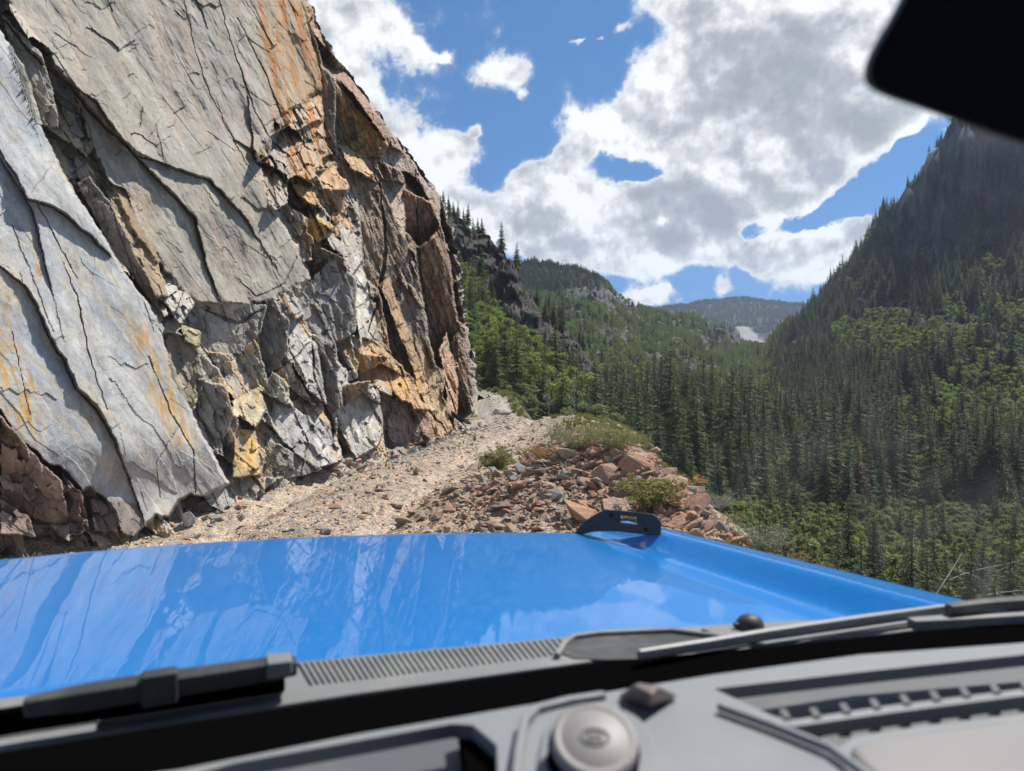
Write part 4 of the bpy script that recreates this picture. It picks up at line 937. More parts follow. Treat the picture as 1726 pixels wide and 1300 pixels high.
# ------------------------------------------------------------------ shrubs, grass
def plant(name, sh, ml, mw, loc, h, rz, label, cat, group=None, pn=('foliage', 'stem')):
    t = empty(name, loc, rz, h); a, b = two(name, sh[0], sh[1], ml, mw, pn); link(pn[0], a, t); link(pn[1], b, t); t.scale = (h*1.45, h*1.45, h); return tag(t, label, cat, group)
for i, (px, py, top, w, ml, kw, lab) in enumerate([
    (842, 800, 748, .62, M_SHRUB, dict(n=2600, leaf=.034, stems=40), 'reddish brown leafy shrub on the road edge in front of the far bend'),
    (975, 762, 712, .75, M_SHRUB, dict(n=2200, leaf=.026, stems=52), 'broad green and yellow shrub on top of the bank behind the rubble'),
    (915, 780, 748, .7, M_SHRUB, dict(n=2200, leaf=.034, stems=30), 'low green shrub between the reddish shrub and the bank'),
    (1035, 766, 722, .7, M_SHRUB, dict(n=2400, leaf=.03, stems=34), 'thin yellowing shrub at the right of the bank top'),
    (1100, 868, 800, .55, M_SHRUB, dict(n=2200, leaf=.038, stems=30), 'leafy yellow green shrub rising behind the black fender bracket'),
    (1165, 830, 790, .6, M_SHRUB, dict(n=1600, leaf=.04, stems=26), 'yellow tipped shrub at the very brink of the drop'),
    (1215, 850, 812, .8, M_DEAD, dict(n=60, leaf=.01, stems=34), 'bare dry twiggy shrub leaning out over the drop'),
    (1010, 750, 712, .8, M_SHRUB, dict(n=1500, leaf=.028, stems=40), 'green shrub behind the broad one on the bank, nearest the road crest'),
    (945, 748, 716, .7, M_SAGE, dict(n=2000, leaf=.026, stems=34), 'small grey green bush at the left end of the bank top'),
    (1062, 752, 722, .8, M_SHRUB, dict(n=1800, leaf=.03, stems=30), 'dry yellow shrub at the far right corner of the bank top'),
    (1290, 925, 872, .6, M_SAGE, dict(n=2600, leaf=.022, stems=44), 'silvery sage bush beyond the right fender'),
    (1340, 950, 915, .7, M_SHRUB, dict(n=900, leaf=.03, stems=26), 'low rusty shrub right of the silvery sage bush'),
    (1235, 880, 850, .6, M_SHRUB, dict(n=700, leaf=.034, stems=20), 'small yellow leafed shrub above the pale pink boulder')]):
    x, y, z = gpt(px, py)
    if px > 1140: y = min(y, {1165: 8.6, 1215: 7.4, 1290: 6.2, 1340: 5.7, 1235: 7.0}[px]); x = (px-CX)/FPX*y; z = float(ground_z(np.array([x]), np.array([y]))[0]); z = max(z, CAMZ-(py-HZ)/FPX*y-.05)
    h = (py-top)/FPX*y*1.05
    plant('shrub', shrub(80+i, wid=w, **kw), ml, M_DEAD if i not in (4,) else M_BARK, (x, y, z-.02), h, i, lab, 'shrub')
GR = [raw_mesh('grass_tuft', *grass(90+i), [M_GRASS]) for i in range(3)]
gp = []
for i, (px, py) in enumerate([(700, 800), (1060, 756), (800, 742)]):
    x, y, z = gpt(px, py); o = link('grass_tuft', GR[i]); o.location = (x, y, z); o.scale = (.16,)*3
    tag(o, ['low dry grass tuft in the middle strip of the road', 'yellow grass tuft at the right of the bank top', 'dry grass tuft on the road edge near the reddish shrub'][i], 'grass tuft'); gp.append([o])
rg = np.random.default_rng(95); pts = []
for _ in range(5200):
    u = rg.random()
    if u < .40: y = rg.uniform(13.5, 24); x = edge_x(y)-abs(rg.normal(0, .7))+.25; s = rg.uniform(.07, .20)
    elif u < .62: y = rg.uniform(5, 13); x = edge_x(y)+rg.normal(.12, .22); s = rg.uniform(.08, .22)
    elif u < .64: y = rg.uniform(8, 24); x = road_c(y)+rg.normal(0, .12); s = rg.uniform(.03, .07)
    elif u < .90: y = rg.uniform(26, 50); x = road_c(y)+rg.choice([-1, 1])*rg.uniform(1.0, 2.6); s = rg.uniform(.12, .35)
    else: y = rg.uniform(4.6, 7); x = edge_x(y)+rg.uniform(-.2, 1.4); s = rg.uniform(.1, .3)
    pts.append((x, y, s))
pts = np.array(pts); n = len(pts); k = fbm(pts[:, 0]*1.1, pts[:, 1]*.8, 3, 96) > -.08; pts = pts[k]; n = len(pts)
z = ground_z(pts[:, 0], pts[:, 1])
scatter('grass', gp, np.c_[pts[:, 0], pts[:, 1], z], np.stack([rg.normal(0, .1, n), rg.normal(0, .1, n), rg.uniform(0, 6.28, n)], 1), np.repeat(pts[:, 2:3], 3, 1), rg.integers(0, 3, n))

# ------------------------------------------------------------------ trees
REC = []      # (kind, X, Y, Z, height, variant, zone)
def add(kind, sheet, px, r, h, var, zone):
    z = float(sheet.z(np.array([float(px)]), np.array([float(r)]))[0]); REC.append((kind, (px-CX)/FPX*r, r, z, h, var, zone))
for px, top, r, v in [(757, 343, 176, 0), (765, 352, 177, 2), (773, 347, 176, 4), (789, 343, 175, 0), (797, 366, 177, 4), (806, 366, 176, 0), (813, 378, 176, 2), (748, 350, 175, 2), (782, 360, 177, 3), (770, 365, 172, 0), (784, 372, 170, 2), (800, 385, 170, 1), (758, 362, 170, 4)]:
    z = float(HIL.z(np.array([float(px)]), np.array([float(r)]))[0]); h = max(CAMZ+(HZ-top)/FPX*r-z, 4.0); REC.append(('c', (px-CX)/FPX*r, r, z, h, v, 'crag'))
for kind, px, top, r, v in [('c', 938, 540, 72, 2), ('c', 952, 560, 78, 0), ('c', 812, 452, 105, 0), ('c', 795, 470, 98, 2), ('c', 868, 553, 84, 1), ('c', 885, 575, 78, 4), ('c', 975, 588, 62, 2), ('c', 1002, 606, 64, 0), ('c', 1020, 640, 56, 5), ('c', 835, 560, 74, 2),
                      ('c', 820, 590, 66, 0), ('c', 800, 575, 64, 2), ('c', 790, 560, 72, 1), ('c', 1045, 640, 60, 0), ('c', 1062, 630, 66, 1), ('c', 1090, 650, 70, 4), ('c', 1075, 655, 58, 0), ('c', 905, 615, 56, 2), ('a', 912, 600, 60, 1), ('a', 895, 608, 58, 0), ('a', 880, 545, 86, 1), ('a', 860, 532, 92, 0),
                      ('a', 842, 522, 98, 1), ('a', 825, 512, 104, 2), ('a', 905, 562, 88, 1), ('a', 786, 540, 84, 2), ('a', 780, 500, 100, 4), ('a', 925, 590, 74, 3), ('a', 965, 610, 56, 2), ('c', 990, 640, 52, 3), ('c', 930, 640, 50, 2), ('c', 950, 650, 49, 5), ('a', 870, 640, 48, 4), ('c', 1010, 660, 50, 0), ('a', 900, 660, 46, 5), ('a', 885, 668, 45, 4), ('a', 940, 668, 46, 5), ('a', 980, 672, 45, 4), ('a', 848, 655, 50, 4)]:
    z = float(HIL.z(np.array([float(px)]), np.array([float(max(r, 42))]))[0]); h = max(CAMZ+(HZ-top)/FPX*r-z, 2.0); REC.append((kind, (px-CX)/FPX*r, r, z, min(h, 11), v, 'bend'))
rg = np.random.default_rng(101)
def poly_any(px, py, polys): return any(bool(inpoly(np.array([px]), np.array([py]), p)[0]) for p in polys)
# hill slope beyond the bend
n = 900; PX = rg.uniform(745, 1085, n); Rr = np.sqrt(rg.uniform(46**2, 200**2, n)); Zz = HIL.z(PX, Rr); PY = seen_py(Rr, Zz); rk = lump(PX, PY, ROCKS_H) > .5; nz = fbm(PX/40, Rr/25, 2, 700)
for i in range(n):
    if rk[i] and rg.random() > .10: continue
    c = rg.random() < (.30 if nz[i] < 0 else .6) or PX[i] > 1010
    if rk[i]: c = rg.random() < .4
    if Rr[i] > 150: c = True
    h = rg.uniform(3.6, 7.5) if c else rg.uniform(3.0, 6.0)
    if rk[i]: h = rg.uniform(1.2, 3.5)
    REC.append(('c' if c else 'a', (PX[i]-CX)/FPX*Rr[i], Rr[i], Zz[i], h, int(rg.integers(0, 6)) if c else int(rg.choice([0, 1, 2, 3, 4])), 'bend'))
# valley and right slope
LIGHT = [[(1400,560),(1500,545),(1726,530),(1800,600),(1800,660),(1560,640),(1420,610)], [(1480,720),(1560,680),(1640,640),(1726,620),(1800,620),(1800,800),(1600,790),(1480,770)],
         [(1300,850),(1400,810),(1560,800),(1640,850),(1560,900),(1300,900)], [(1180,900),(1500,900),(1800,880),(1800,1100),(1180,1100)]]
n = 10500; PX = rg.uniform(1000, 1800, n); Rr = np.sqrt(rg.uniform(34**2, 560**2, n)); ex = rg.random(n) < .14; Rr[ex] = np.sqrt(rg.uniform(34**2, 170**2, ex.sum()))
Zz = VAL.z(PX, Rr); PY = seen_py(Rr, Zz); rk = lump(PX, PY, ROCKS_V) > .5; nz = fbm(PX/60, np.log(Rr)*7, 3, 710)
LM = np.array([sdpoly(PX, PY, p)+12*nz for p in LIGHT])
for i in range(n):
    if Rr[i] > VAL.rmax(PX[i])*1.01: continue
    if rk[i] and rg.random() > .40: continue
    if PX[i] < 1300 and Rr[i] > 250: continue
    l = (LM[:3, i].max() > 0 and rg.random() < .8) or (LM[3, i] > 0 and rg.random() < .78) or (nz[i] > .38 and rg.random() < .5)
    if l: h = rg.uniform(5.0, 10.0) if PY[i] < 850 else rg.uniform(2.0, 6.0)
    else: h = (rg.uniform(5.5, 14.0)+(rg.random() < .22)*rg.uniform(2, 5))*(1.25 if Rr[i] < 260 else 1.0) if PY[i] < 900 else rg.uniform(3.0, 9)
    if Rr[i] > 300 and not l: h *= .9
    if rk[i]: h = rg.uniform(3.5, 8)
    v = int(rg.integers(0, 6)) if not l else (int(rg.choice([0, 1, 2, 3, 4])) if PY[i] < 850 else int(rg.choice([3, 4, 5, 5])))
    REC.append(('a' if l else 'c', (PX[i]-CX)/FPX*Rr[i], Rr[i], Zz[i], h, v, 'right'))
# valley head in the middle
n = 9500; PX = rg.uniform(860, 1330, n); Rr = np.sqrt(rg.uniform(185**2, 760**2, n)); Rr = np.minimum(Rr, VAL.rmax(PX)*1.0); Zz = VAL.z(PX, Rr); PY = seen_py(Rr, Zz); rk = lump(PX, PY, ROCKS_V) > .5; nz = fbm(PX/45, np.log(Rr)*9, 3, 720)
for i in range(n):
    if rk[i] and rg.random() > .15: continue
    ridge = PY[i] < 500 and PX[i] < 1010
    if nz[i] > .10 and not ridge and rg.random() < .8: continue
    c = rg.random() < (.95 if ridge else (.16 if nz[i] < -.05 else .36)); h = rg.uniform(5, 9.5) if c else rg.uniform(3.5, 7)
    if Rr[i] < 300: c = rg.random() < .30; h = rg.uniform(6, 10)
    REC.append(('c' if c else 'a', (PX[i]-CX)/FPX*Rr[i], Rr[i], Zz[i], h, int(rg.integers(0, 6)) if c else int(rg.choice([0, 1, 2, 3, 3])), 'mid'))
n = 5200; PX = rg.uniform(1040, 1460, n); Rr = 1500+800*np.sqrt(rg.random(n)); Rr = np.where(rg.random(n) < .35, 2290, Rr); Zz = FAR.z(PX, Rr); PY = seen_py(Rr, Zz)
for i in range(n):
    if inpoly(PX[i:i+1], PY[i:i+1], [(1232,548),(1262,552),(1285,575),(1300,600),(1320,640),(1280,640),(1255,580)])[0] and rg.random() > .08: continue
    REC.append(('c', (PX[i]-CX)/FPX*Rr[i], Rr[i], Zz[i], rg.uniform(11, 19), int(rg.integers(0, 6)), 'far'))
# which show largest
def visible(rec):
    k, x, y, z, h, v, zn = rec; px, pt = seen(x, y, z+h); _, pb = seen(x, y, z)
    if px < 740 or px > 1735: return 0
    occ = np.interp(px, [740, 785, 790, 830, 860, 945, 1040, 1090, 1130, 1180, 1250, 1350, 1500, 1700, 1740], [760, 700, 665, 668, 690, 705, 705, 750, 800, 850, 905, 945, 985, 1020, 1025])
    if px < sil_x(np.array(pt)): return 0
    s = (min(pb, occ)-pt)
    return max(s, 0)
sc = np.array([visible(r) for r in REC])
# far trees hidden by nearer ones count for less: rank by height shown and nearness
rank = sc*np.clip(160/np.array([r[2] for r in REC]), .2, 2.2)
CLAB = {'bend': ('dark green spruce on the hillside beyond the road', 'spruces above the road bend'), 'right': ('dark spruce across the valley', 'spruces across the valley'),
        'mid': ('spruce on the green slopes at the head of the valley', 'spruces at the valley head'), 'crag': ('dark spruce standing on top of the crag against the clouds', 'spruces on the crag'), 'far': ('tiny spruce on the far mountain ridge', 'spruces on the far ridge')}
ALAB = {'bend': ('light green aspen on the hillside beyond the road', 'aspens above the road bend'), 'right': ('light green leafy tree across the valley', 'leafy trees across the valley'),
        'mid': ('light green aspen on the slopes at the head of the valley', 'aspens at the valley head')}
pro = {'c': {}, 'a': {}}; rest = {'c': [], 'a': []}
SPEC_T = {(938, 'c'): 'tallest dark spruce beside the road bend, rising above the aspens', (912, 'a'): 'yellow green young aspen in front of the tall spruce at the road bend',
          (789, 'c'): 'tallest spruce on top of the crag against the clouds'}
used_spec = set()
for kind, nmax in (('c', 290), ('a', 210)):
    ids = [i for i, r in enumerate(REC) if r[0] == kind]; ids.sort(key=lambda i: -(rank[i]+(1e4 if REC[i][6] == 'crag' else 0)))
    for c, i in enumerate(ids):
        k, x, y, z, h, v, zn = REC[i]
        if c < nmax:
            t = empty('spruce_tree' if kind == 'c' else 'aspen_tree', (x, y, z-.15), float(rg.uniform(0, 6.28)), h); a, b = (CON if kind == 'c' else ASP)[v]
            A_ = link('crown', a, t); B_ = link('trunk', b, t); A_.parent = t; lab, grp = (CLAB if kind == 'c' else ALAB)[zn]
            q = seen(x, y, z)[0]; hit = [s_ for s_ in SPEC_T if s_[1] == kind and abs(s_[0]-q) < 1.5 and s_ not in used_spec and (zn == 'crag') == (s_[0] == 789) and zn in ('bend', 'crag')]
            if hit: used_spec.add(hit[0]); tag(t, SPEC_T[hit[0]], 'spruce' if kind == 'c' else 'aspen')
            else:
                qx, qy = seen(x, y, z+h/2)
                if zn == 'right': lab += ' '+('just past the rubble heap' if qx < 1200 else 'low above the right wing' if qy > 830 else 'under the sheer rock wall' if qy < 520 else 'in the middle of the slope' if qx > 1450 else 'near the valley bottom')
                if zn == 'bend': lab += ' '+('close to the brown cliff end' if qx < 850 else 'under the crag' if qx < 940 else 'nearer the valley')
                tag(t, lab, 'spruce' if kind == 'c' else 'aspen', grp)
            pro[kind].setdefault(v, [A_, B_])
        else: rest[kind].append((x, y, z-.2, h, v))
for kind, nm in (('c', 'spruce_forest'), ('a', 'aspen_grove')):
    vs = sorted(pro[kind]); A_ = np.array([r[:4] for r in rest[kind]]); vv = np.array([vs.index(r[4]) if r[4] in vs else r[4] % len(vs) for r in rest[kind]]); n = len(A_)
    wsc = rg.uniform(.85, 1.25, n)
    scatter(nm, [pro[kind][v] for v in vs], A_[:, :3], np.stack([rg.normal(0, .02, n), rg.normal(0, .02, n), rg.uniform(0, 6.28, n)], 1), np.c_[A_[:, 3]*wsc, A_[:, 3]*wsc, A_[:, 3]], vv)
print('trees', len(REC), {k: len(v) for k, v in rest.items()})
# bare pale saplings and fallen logs
def bare(name, loc, h, seed, lab, cat='bare tree'):
    rg = np.random.default_rng(seed); parts = [tube_pts([(0, 0, -.03), (.01, 0, .3), (.0, .02, .65), (.02, .02, 1)], [.012, .010, .006, .002], 5)]
    for k in range(26):
        z0 = rg.uniform(.18, .95); th = rg.uniform(0, 6.28); L = .28*(1.05-z0)+.04; e = np.array([math.cos(th)*L, math.sin(th)*L, z0+L*rg.uniform(.4, .9)]); parts.append(tube_pts([(0, 0, z0), (e+np.array([0, 0, z0]))/2*np.array([1, 1, 1]), e], [.004, .003, .001], 3))
        for j in range(3):
            q = np.array([0, 0, z0])+(e-np.array([0, 0, z0]))*rg.uniform(.3, .9); parts.append(tube_pts([q, q+rg.normal(0, .05, 3)+np.array([0, 0, .04])], [.002, .0008], 3))
    v, f = join_parts(parts); o = link(name, raw_mesh(name, v, f, [M_DEAD], True)); o.location = loc; o.scale = (h,)*3; tag(o, lab, cat)
for px, py, top, r, lab in [(968, 706, 630, 34, 'pale leafless sapling standing on the bank beyond the road'), (925, 704, 640, 38, 'thin pale sapling left of the leafless one beyond the road'), (1205, 820, 745, 60, 'pale dead tree among the spruces just past the drop')]:
    x, y, z = [float(v) for v in at(px, py, r)]; bare('bare_tree', (x, y, z), (py-top)/FPX*r, int(px), lab)

rg = np.random.default_rng(131)
for i, (px, py, r, L, a, t, lab) in enumerate([(1300, 975, 44, 5, .5, .35, 'pale fallen log leaning among the shrubs just above the bonnet edge'), (1590, 985, 40, 6, .9, .5, 'long pale dead log lying across the shrubs at the lower right'),
      (1660, 960, 46, 5, .2, .25, 'thin pale dead trunk above the long log at the lower right'), (1700, 1000, 38, 4, -.4, .3, 'short dead log in the lower right corner by the wiper'), (1640, 880, 80, 7, .6, -.5, 'slanting dead trunk against the leafy trees at the right')]):
    x, y, z = [float(v) for v in at(px, py, r)]; p = [np.array([math.cos(a)*L*(q-.5), math.sin(a)*L*(q-.5)*.6, L*t*(q-.5)+.12*math.sin(q*5)]) for q in np.linspace(0, 1, 6)]
    parts = [tube_pts(p, np.linspace(.06, .02, 6), 6)]
    for j in range(8): q = p[rg.integers(1, 6)]; parts.append(tube_pts([q, q+rg.normal(0, .45, 3)+np.array([0, 0, .4])], [.015, .005], 4))
    v, f = join_parts(parts); o = link('fallen_log', raw_mesh('fallen_log', v, f, [M_DEAD], True)); o.location = (x, y, z); tag(o, lab, 'log')
# ------------------------------------------------------------------ the car we sit in
PSI = R(13); CP, SP = math.cos(PSI), math.sin(PSI)
CAR = np.array([.10, .2, 0.0])
def uv(u, v, z): return np.array([u*CP-v*SP, u*SP+v*CP, z])
def PD(px, py, drop): return np.array(atz(px, py, CAMZ-drop))
def PY_(px, py, y): return np.array([float(q) for q in at(px, py, y)])
def mat_paint():
    m, g, out = material('blue_paint'); P = g.n('ShaderNodeTexCoord').outputs['Object']
    dn = g.noise(P, 60, 6, .7); dl = g.noise(P, 5, 4, .6)
    dust = g.m('MULTIPLY', g.smooth(dn, .50, .72), g.smooth(dl, .3, .7))
    c = g.mix(g.m('MULTIPLY_ADD', dust, .16, .02), (.0, .160, .50), (.28, .40, .50))
    p = principled(g, out, c, .32, g.noise(P, 220, 3, .6), .012, .001, Metallic=.0, Coat_Weight=.6, Coat_Roughness=g.m('MULTIPLY_ADD', dust, .05, .012), Coat_IOR=1.42, Specular_IOR_Level=.12); return m
def mat_plastic(name, col, rough, gr=240, st=.25, dust=.15):
    m, g, out = material(name); P = g.n('ShaderNodeTexCoord').outputs['Object']
    n = g.noise(P, gr, 3, .6); d = g.smooth(g.noise(P, 9, 7, .65), .45, .75)
    c = g.mix(g.m('MULTIPLY', d, dust), col, (.42, .40, .36)); principled(g, out, c, rough, n, st, .0015, Specular_IOR_Level=.45); return m
M_PAINT = mat_paint(); M_DASH = mat_plastic('dash_plastic', (.21, .23, .25), .48, 400, .3, .12); M_DASHD = mat_plastic('dark_dash_plastic', (.085, .095, .105), .55, 400, .3, .08)
M_KNOB = mat_plastic('knob_plastic', (.24, .235, .245), .5, 500, .2, .2); M_COWL = mat_plastic('cowl_plastic', (.17, .18, .185), .6, 300, .3, .35); M_COWLD = mat_plastic('dark_cowl_plastic', (.030, .034, .037), .55, 300, .3, .2)
M_BLACK = mat_plain('matt_black_trim', (.0025, .0025, .0028), 1.0, Specular_IOR_Level=.0); M_SHELL = mat_plastic('mirror_shell', (.012, .012, .014), .35, 300, .1, .02); M_BRK = mat_plastic('bracket_black', (.018, .019, .02), .5, 300, .3, .06)
M_STEEL = mat_plastic('wiper_metal', (.30, .30, .30), .35, 300, .1, .1); M_LINER = mat_plastic('roof_liner', (.05, .05, .052), .9, 300, .2, 0)
def mat_glass():
    m, g, out = material('windscreen_glass'); P = g.n('ShaderNodeTexCoord').outputs['Object']
    tr = g.n('ShaderNodeBsdfTransparent'); tr.inputs[0].default_value = (.975, .985, .98, 1)
    gl = g.n('ShaderNodeBsdfGlossy'); gl.inputs['Roughness'].default_value = 0.0; gl.inputs[0].default_value = (.8, .9, 1, 1)
    df = g.n('ShaderNodeBsdfTranslucent'); df.inputs[0].default_value = (.75, .74, .70, 1); dd = g.n('ShaderNodeBsdfDiffuse'); dd.inputs[0].default_value = (.7, .69, .66, 1)
    dm = g.n('ShaderNodeMixShader'); dm.inputs[0].default_value = .5; g.nt.links.new(df.outputs[0], dm.inputs[1]); g.nt.links.new(dd.outputs[0], dm.inputs[2])
    m1 = g.n('ShaderNodeMixShader'); m1.inputs[0].default_value = .006; g.nt.links.new(tr.outputs[0], m1.inputs[1]); g.nt.links.new(gl.outputs[0], m1.inputs[2])
    sx = g.n('ShaderNodeSeparateXYZ'); g.put(sx.inputs[0], P)
    sm = g.m('MULTIPLY', g.smooth(g.noise(P, 5, 3, .5), .45, .8), g.smooth(sx.outputs[0], .02, .35))
    sp = g.m('MULTIPLY', g.smooth(g.vor(P, 34), .10, .03), g.smooth(g.noise(P, 7, 2), .55, .65))
    fac = g.m('ADD', g.m('MULTIPLY_ADD', sm, .12, .010), g.m('MULTIPLY', sp, .05))
    m2 = g.n('ShaderNodeMixShader'); g.put(m2.inputs[0], fac); g.nt.links.new(m1.outputs[0], m2.inputs[1]); g.nt.links.new(dm.outputs[0], m2.inputs[2]); g.nt.links.new(m2.outputs[0], out.inputs[0]); return m
M_GLASS = mat_glass()

car = empty('off_road_car', tuple(CAR)); tag(car, 'blue off road car seen from its own cabin, bonnet ahead and grey dashboard below', 'car')
def part(name, V, F, mat, parent=car, smooth=False, bevel=0, solid=0, seg=3):
    me = bpy.data.meshes.new(name); me.from_pydata([tuple(np.asarray(v, float)-CAR) for v in V], [], [tuple(int(i) for i in f) for f in F]); me.materials.append(mat)
    bm = bmesh.new(); bm.from_mesh(me); bmesh.ops.recalc_face_normals(bm, faces=bm.faces[:]); bm.to_mesh(me); bm.free()
    o = link(name, me, parent)
    if solid: s = o.modifiers.new('thick', 'SOLIDIFY'); s.thickness = solid; s.offset = -1
    if bevel:
        b = o.modifiers.new('bevel', 'BEVEL'); b.width = bevel; b.segments = seg; b.limit_method = 'ANGLE'; b.angle_limit = R(28); b.harden_normals = False
    if smooth or bevel:
        for p in me.polygons: p.use_smooth = True
        if bevel:
            w = o.modifiers.new('wn', 'WEIGHTED_NORMAL'); w.keep_sharp = True
    return o
def smoothpoly(pts, n=2):
    for _ in range(n):
        q = []
        for i in range(len(pts)):
            a = np.array(pts[i]); b = np.array(pts[(i+1) % len(pts)]); q += [a*.75+b*.25, a*.25+b*.75]
        pts = q
    return [tuple(p) for p in pts]
def plate(name, outer, drop, thick, mat, holes=(), bevel=.004, parent=car, rnd=0, tz=None):
    """a slab whose top lies level at the given drop below the eye; outlines in photo positions"""
    bm = bmesh.new(); edges = []
    for lp in [outer, *holes]:
        if rnd: lp = smoothpoly(lp, rnd)
        vs = []
        for p in lp:
            dr = drop(p[0]) if callable(drop) else drop
            vs.append(bm.verts.new(Vector(PD(p[0], p[1], dr)-CAR)))
        for i in range(len(vs)): edges.append(bm.edges.new((vs[i], vs[(i+1) % len(vs)])))
    bmesh.ops.triangle_fill(bm, edges=edges, use_beauty=True, use_dissolve=True, normal=(0, 0, 1))
    bmesh.ops.recalc_face_normals(bm, faces=bm.faces[:])
    for f in bm.faces:
        if f.normal.z < 0: f.normal_flip()
    r = bmesh.ops.extrude_face_region(bm, geom=bm.faces[:]); vv = [x for x in r['geom'] if isinstance(x, bmesh.types.BMVert)]
    bmesh.ops.translate(bm, verts=vv, vec=(0, 0, -thick)); bmesh.ops.recalc_face_normals(bm, faces=bm.faces[:])
    me = bpy.data.meshes.new(name); bm.to_mesh(me); bm.free(); me.materials.append(mat); o = link(name, me, parent)
    for p in me.polygons: p.use_smooth = True
    if bevel:
        b = o.modifiers.new('bevel', 'BEVEL'); b.width = bevel; b.segments = 3; b.limit_method = 'ANGLE'; b.angle_limit = R(40)
    w = o.modifiers.new('wn', 'WEIGHTED_NORMAL'); w.keep_sharp = True
    return o
def beam(name, pts, w, h, mat, parent=car, bevel=.003):
    """rectangular bar through world points"""
    V = []; F = []; pts = [np.array(p) for p in pts]
    for i, p in enumerate(pts):
        d = pts[min(i+1, len(pts)-1)]-pts[max(0, i-1)]; d /= np.linalg.norm(d); s_ = np.cross(d, [0, 0, 1]); s_ /= np.linalg.norm(s_); u_ = np.cross(s_, d)
        wi = w[i] if isinstance(w, (list, tuple)) else w; hi_ = h[i] if isinstance(h, (list, tuple)) else h
        V += [p-s_*wi-u_*hi_, p+s_*wi-u_*hi_, p+s_*wi+u_*hi_, p-s_*wi+u_*hi_]
        if i: o = 4*(i-1); F += [(o+k, o+(k+1) % 4, o+4+(k+1) % 4, o+4+k) for k in range(4)]
    n = len(V); F += [(0, 1, 2, 3), (n-4, n-3, n-2, n-1)]
    return part(name, V, F, mat, parent, bevel=bevel)

# bonnet
UC = -.15
def hood_drop(u, v):
    c = np.abs(u-UC); d = .36+.105*(v-.9)/1.3+1.3*np.maximum(v-2.03, 0)**2+.040*c**2
    ci = .85+(2.0-v)*.10; rise = sstep(c, ci, ci+.085)*(1-sstep(v, 1.97, 2.16)); co_ = 1.02+(1.93-v)*.15
    d = d+.05*(1-sstep(v, .84, .935))-.042*rise-.006*np.exp(-((c-ci-.085)/.02)**2)*(1-sstep(v, 1.97, 2.1))
    return d
vv = np.linspace(.80, 2.30, 130); tt = np.linspace(-1, 1, 240); T_, V_ = np.meshgrid(tt, vv); co_ = 1.02+(1.93-V_)*.15
U_ = UC+T_*co_-np.sign(T_)*0; D_ = hood_drop(U_, V_)
edge_ = sstep(np.abs(T_), .985, 1.0); D_ = D_+.022*edge_
Wx = U_*CP-V_*SP; Wy = U_*SP+V_*CP
hood = grid_mesh('bonnet', Wx-CAR[0], Wy-CAR[1], CAMZ-D_-CAR[2], M_PAINT, True, kind=None); hood.parent = car
for sd in (-1, 1):   # wing below the bonnet edge, with the dark gap between them
    vs = np.linspace(.80, 2.30, 60); ks = [(.004, .020), (.012, .030), (.020, .060), (.030, .16), (.03, .38)]
    A2 = np.array([[uv(UC+sd*((1.02+(1.93-v)*.15)+o_), v, CAMZ-float(hood_drop(np.array(UC+sd*(1.02+(1.93-v)*.15)), np.array(v)))-dz) for o_, dz in ks] for v in vs])
    o = grid_mesh('wing', A2[..., 0]-CAR[0], A2[..., 1]-CAR[1], A2[..., 2], M_PAINT, True, kind=None); o.parent = car
    beam('bonnet_gap_seal', [uv(UC+sd*((1.02+(1.93-v)*.15)+.003), v, CAMZ-float(hood_drop(np.array(UC+sd*(1.02+(1.93-v)*.15)), np.array(v)))-.024) for v in np.linspace(.82, 2.1, 24)], .007, .006, M_BLACK)
# nose below the bonnet's front edge
A2 = np.array([[uv(u, 2.30+k*.03, CAMZ-float(hood_drop(np.array(u), np.array(2.30)))-k*.11) for k in range(4)] for u in np.linspace(UC-.96, UC+.96, 40)])
o = grid_mesh('nose_panel', A2[..., 0]-CAR[0], A2[..., 1]-CAR[1], A2[..., 2], M_PAINT, True, kind=None); o.parent = car
# bracket on the right wing crest
def br_y(px): return 2.10-(px-1000)/110*.215
outer = [(962, 905), (983, 880), (1001, 868), (1018, 859), (1060, 862), (1098, 867), (1108, 872), (1112, 881), (1111, 901), (1090, 902), (1040, 896), (1000, 896)]; inner = [(1043, 869), (1072, 872), (1074, 884), (1045, 881)]
bm = bmesh.new(); ed = []
for lp in (outer, inner):
    vs = [bm.verts.new(Vector(PY_(px, py, br_y(px))-CAR)) for px, py in lp]; ed += [bm.edges.new((vs[i], vs[(i+1) % len(vs)])) for i in range(len(vs))]
bmesh.ops.triangle_fill(bm, edges=ed, use_beauty=True); r = bmesh.ops.extrude_face_region(bm, geom=bm.faces[:]); nrm = Vector((.88, .47, 0)).normalized()*.007
bmesh.ops.translate(bm, verts=[x for x in r['geom'] if isinstance(x, bmesh.types.BMVert)], vec=nrm); bmesh.ops.recalc_face_normals(bm, faces=bm.faces[:])
me = bpy.data.meshes.new('wing_bracket'); bm.to_mesh(me); bm.free(); me.materials.append(M_BRK); o = link('wing_bracket', me, car)
b_ = o.modifiers.new('bevel', 'BEVEL'); b_.width = .002; b_.segments = 3; b_.limit_method = 'ANGLE'; b_.angle_limit = R(40)
for px, py in ((1030, 869), (1088, 893)):
    c = PY_(px, py, br_y(px)-.004); ring = [c+np.array([math.cos(t)*.005, -.002, math.sin(t)*.005]) for t in np.linspace(0, 6.28, 9)[:-1]]
    part('bolt', ring+[p+np.array([0, .006, 0]) for p in ring], [tuple(range(8)), tuple(range(8, 16))]+[(i, (i+1) % 8, 8+(i+1) % 8, 8+i) for i in range(8)], M_BLACK, o)
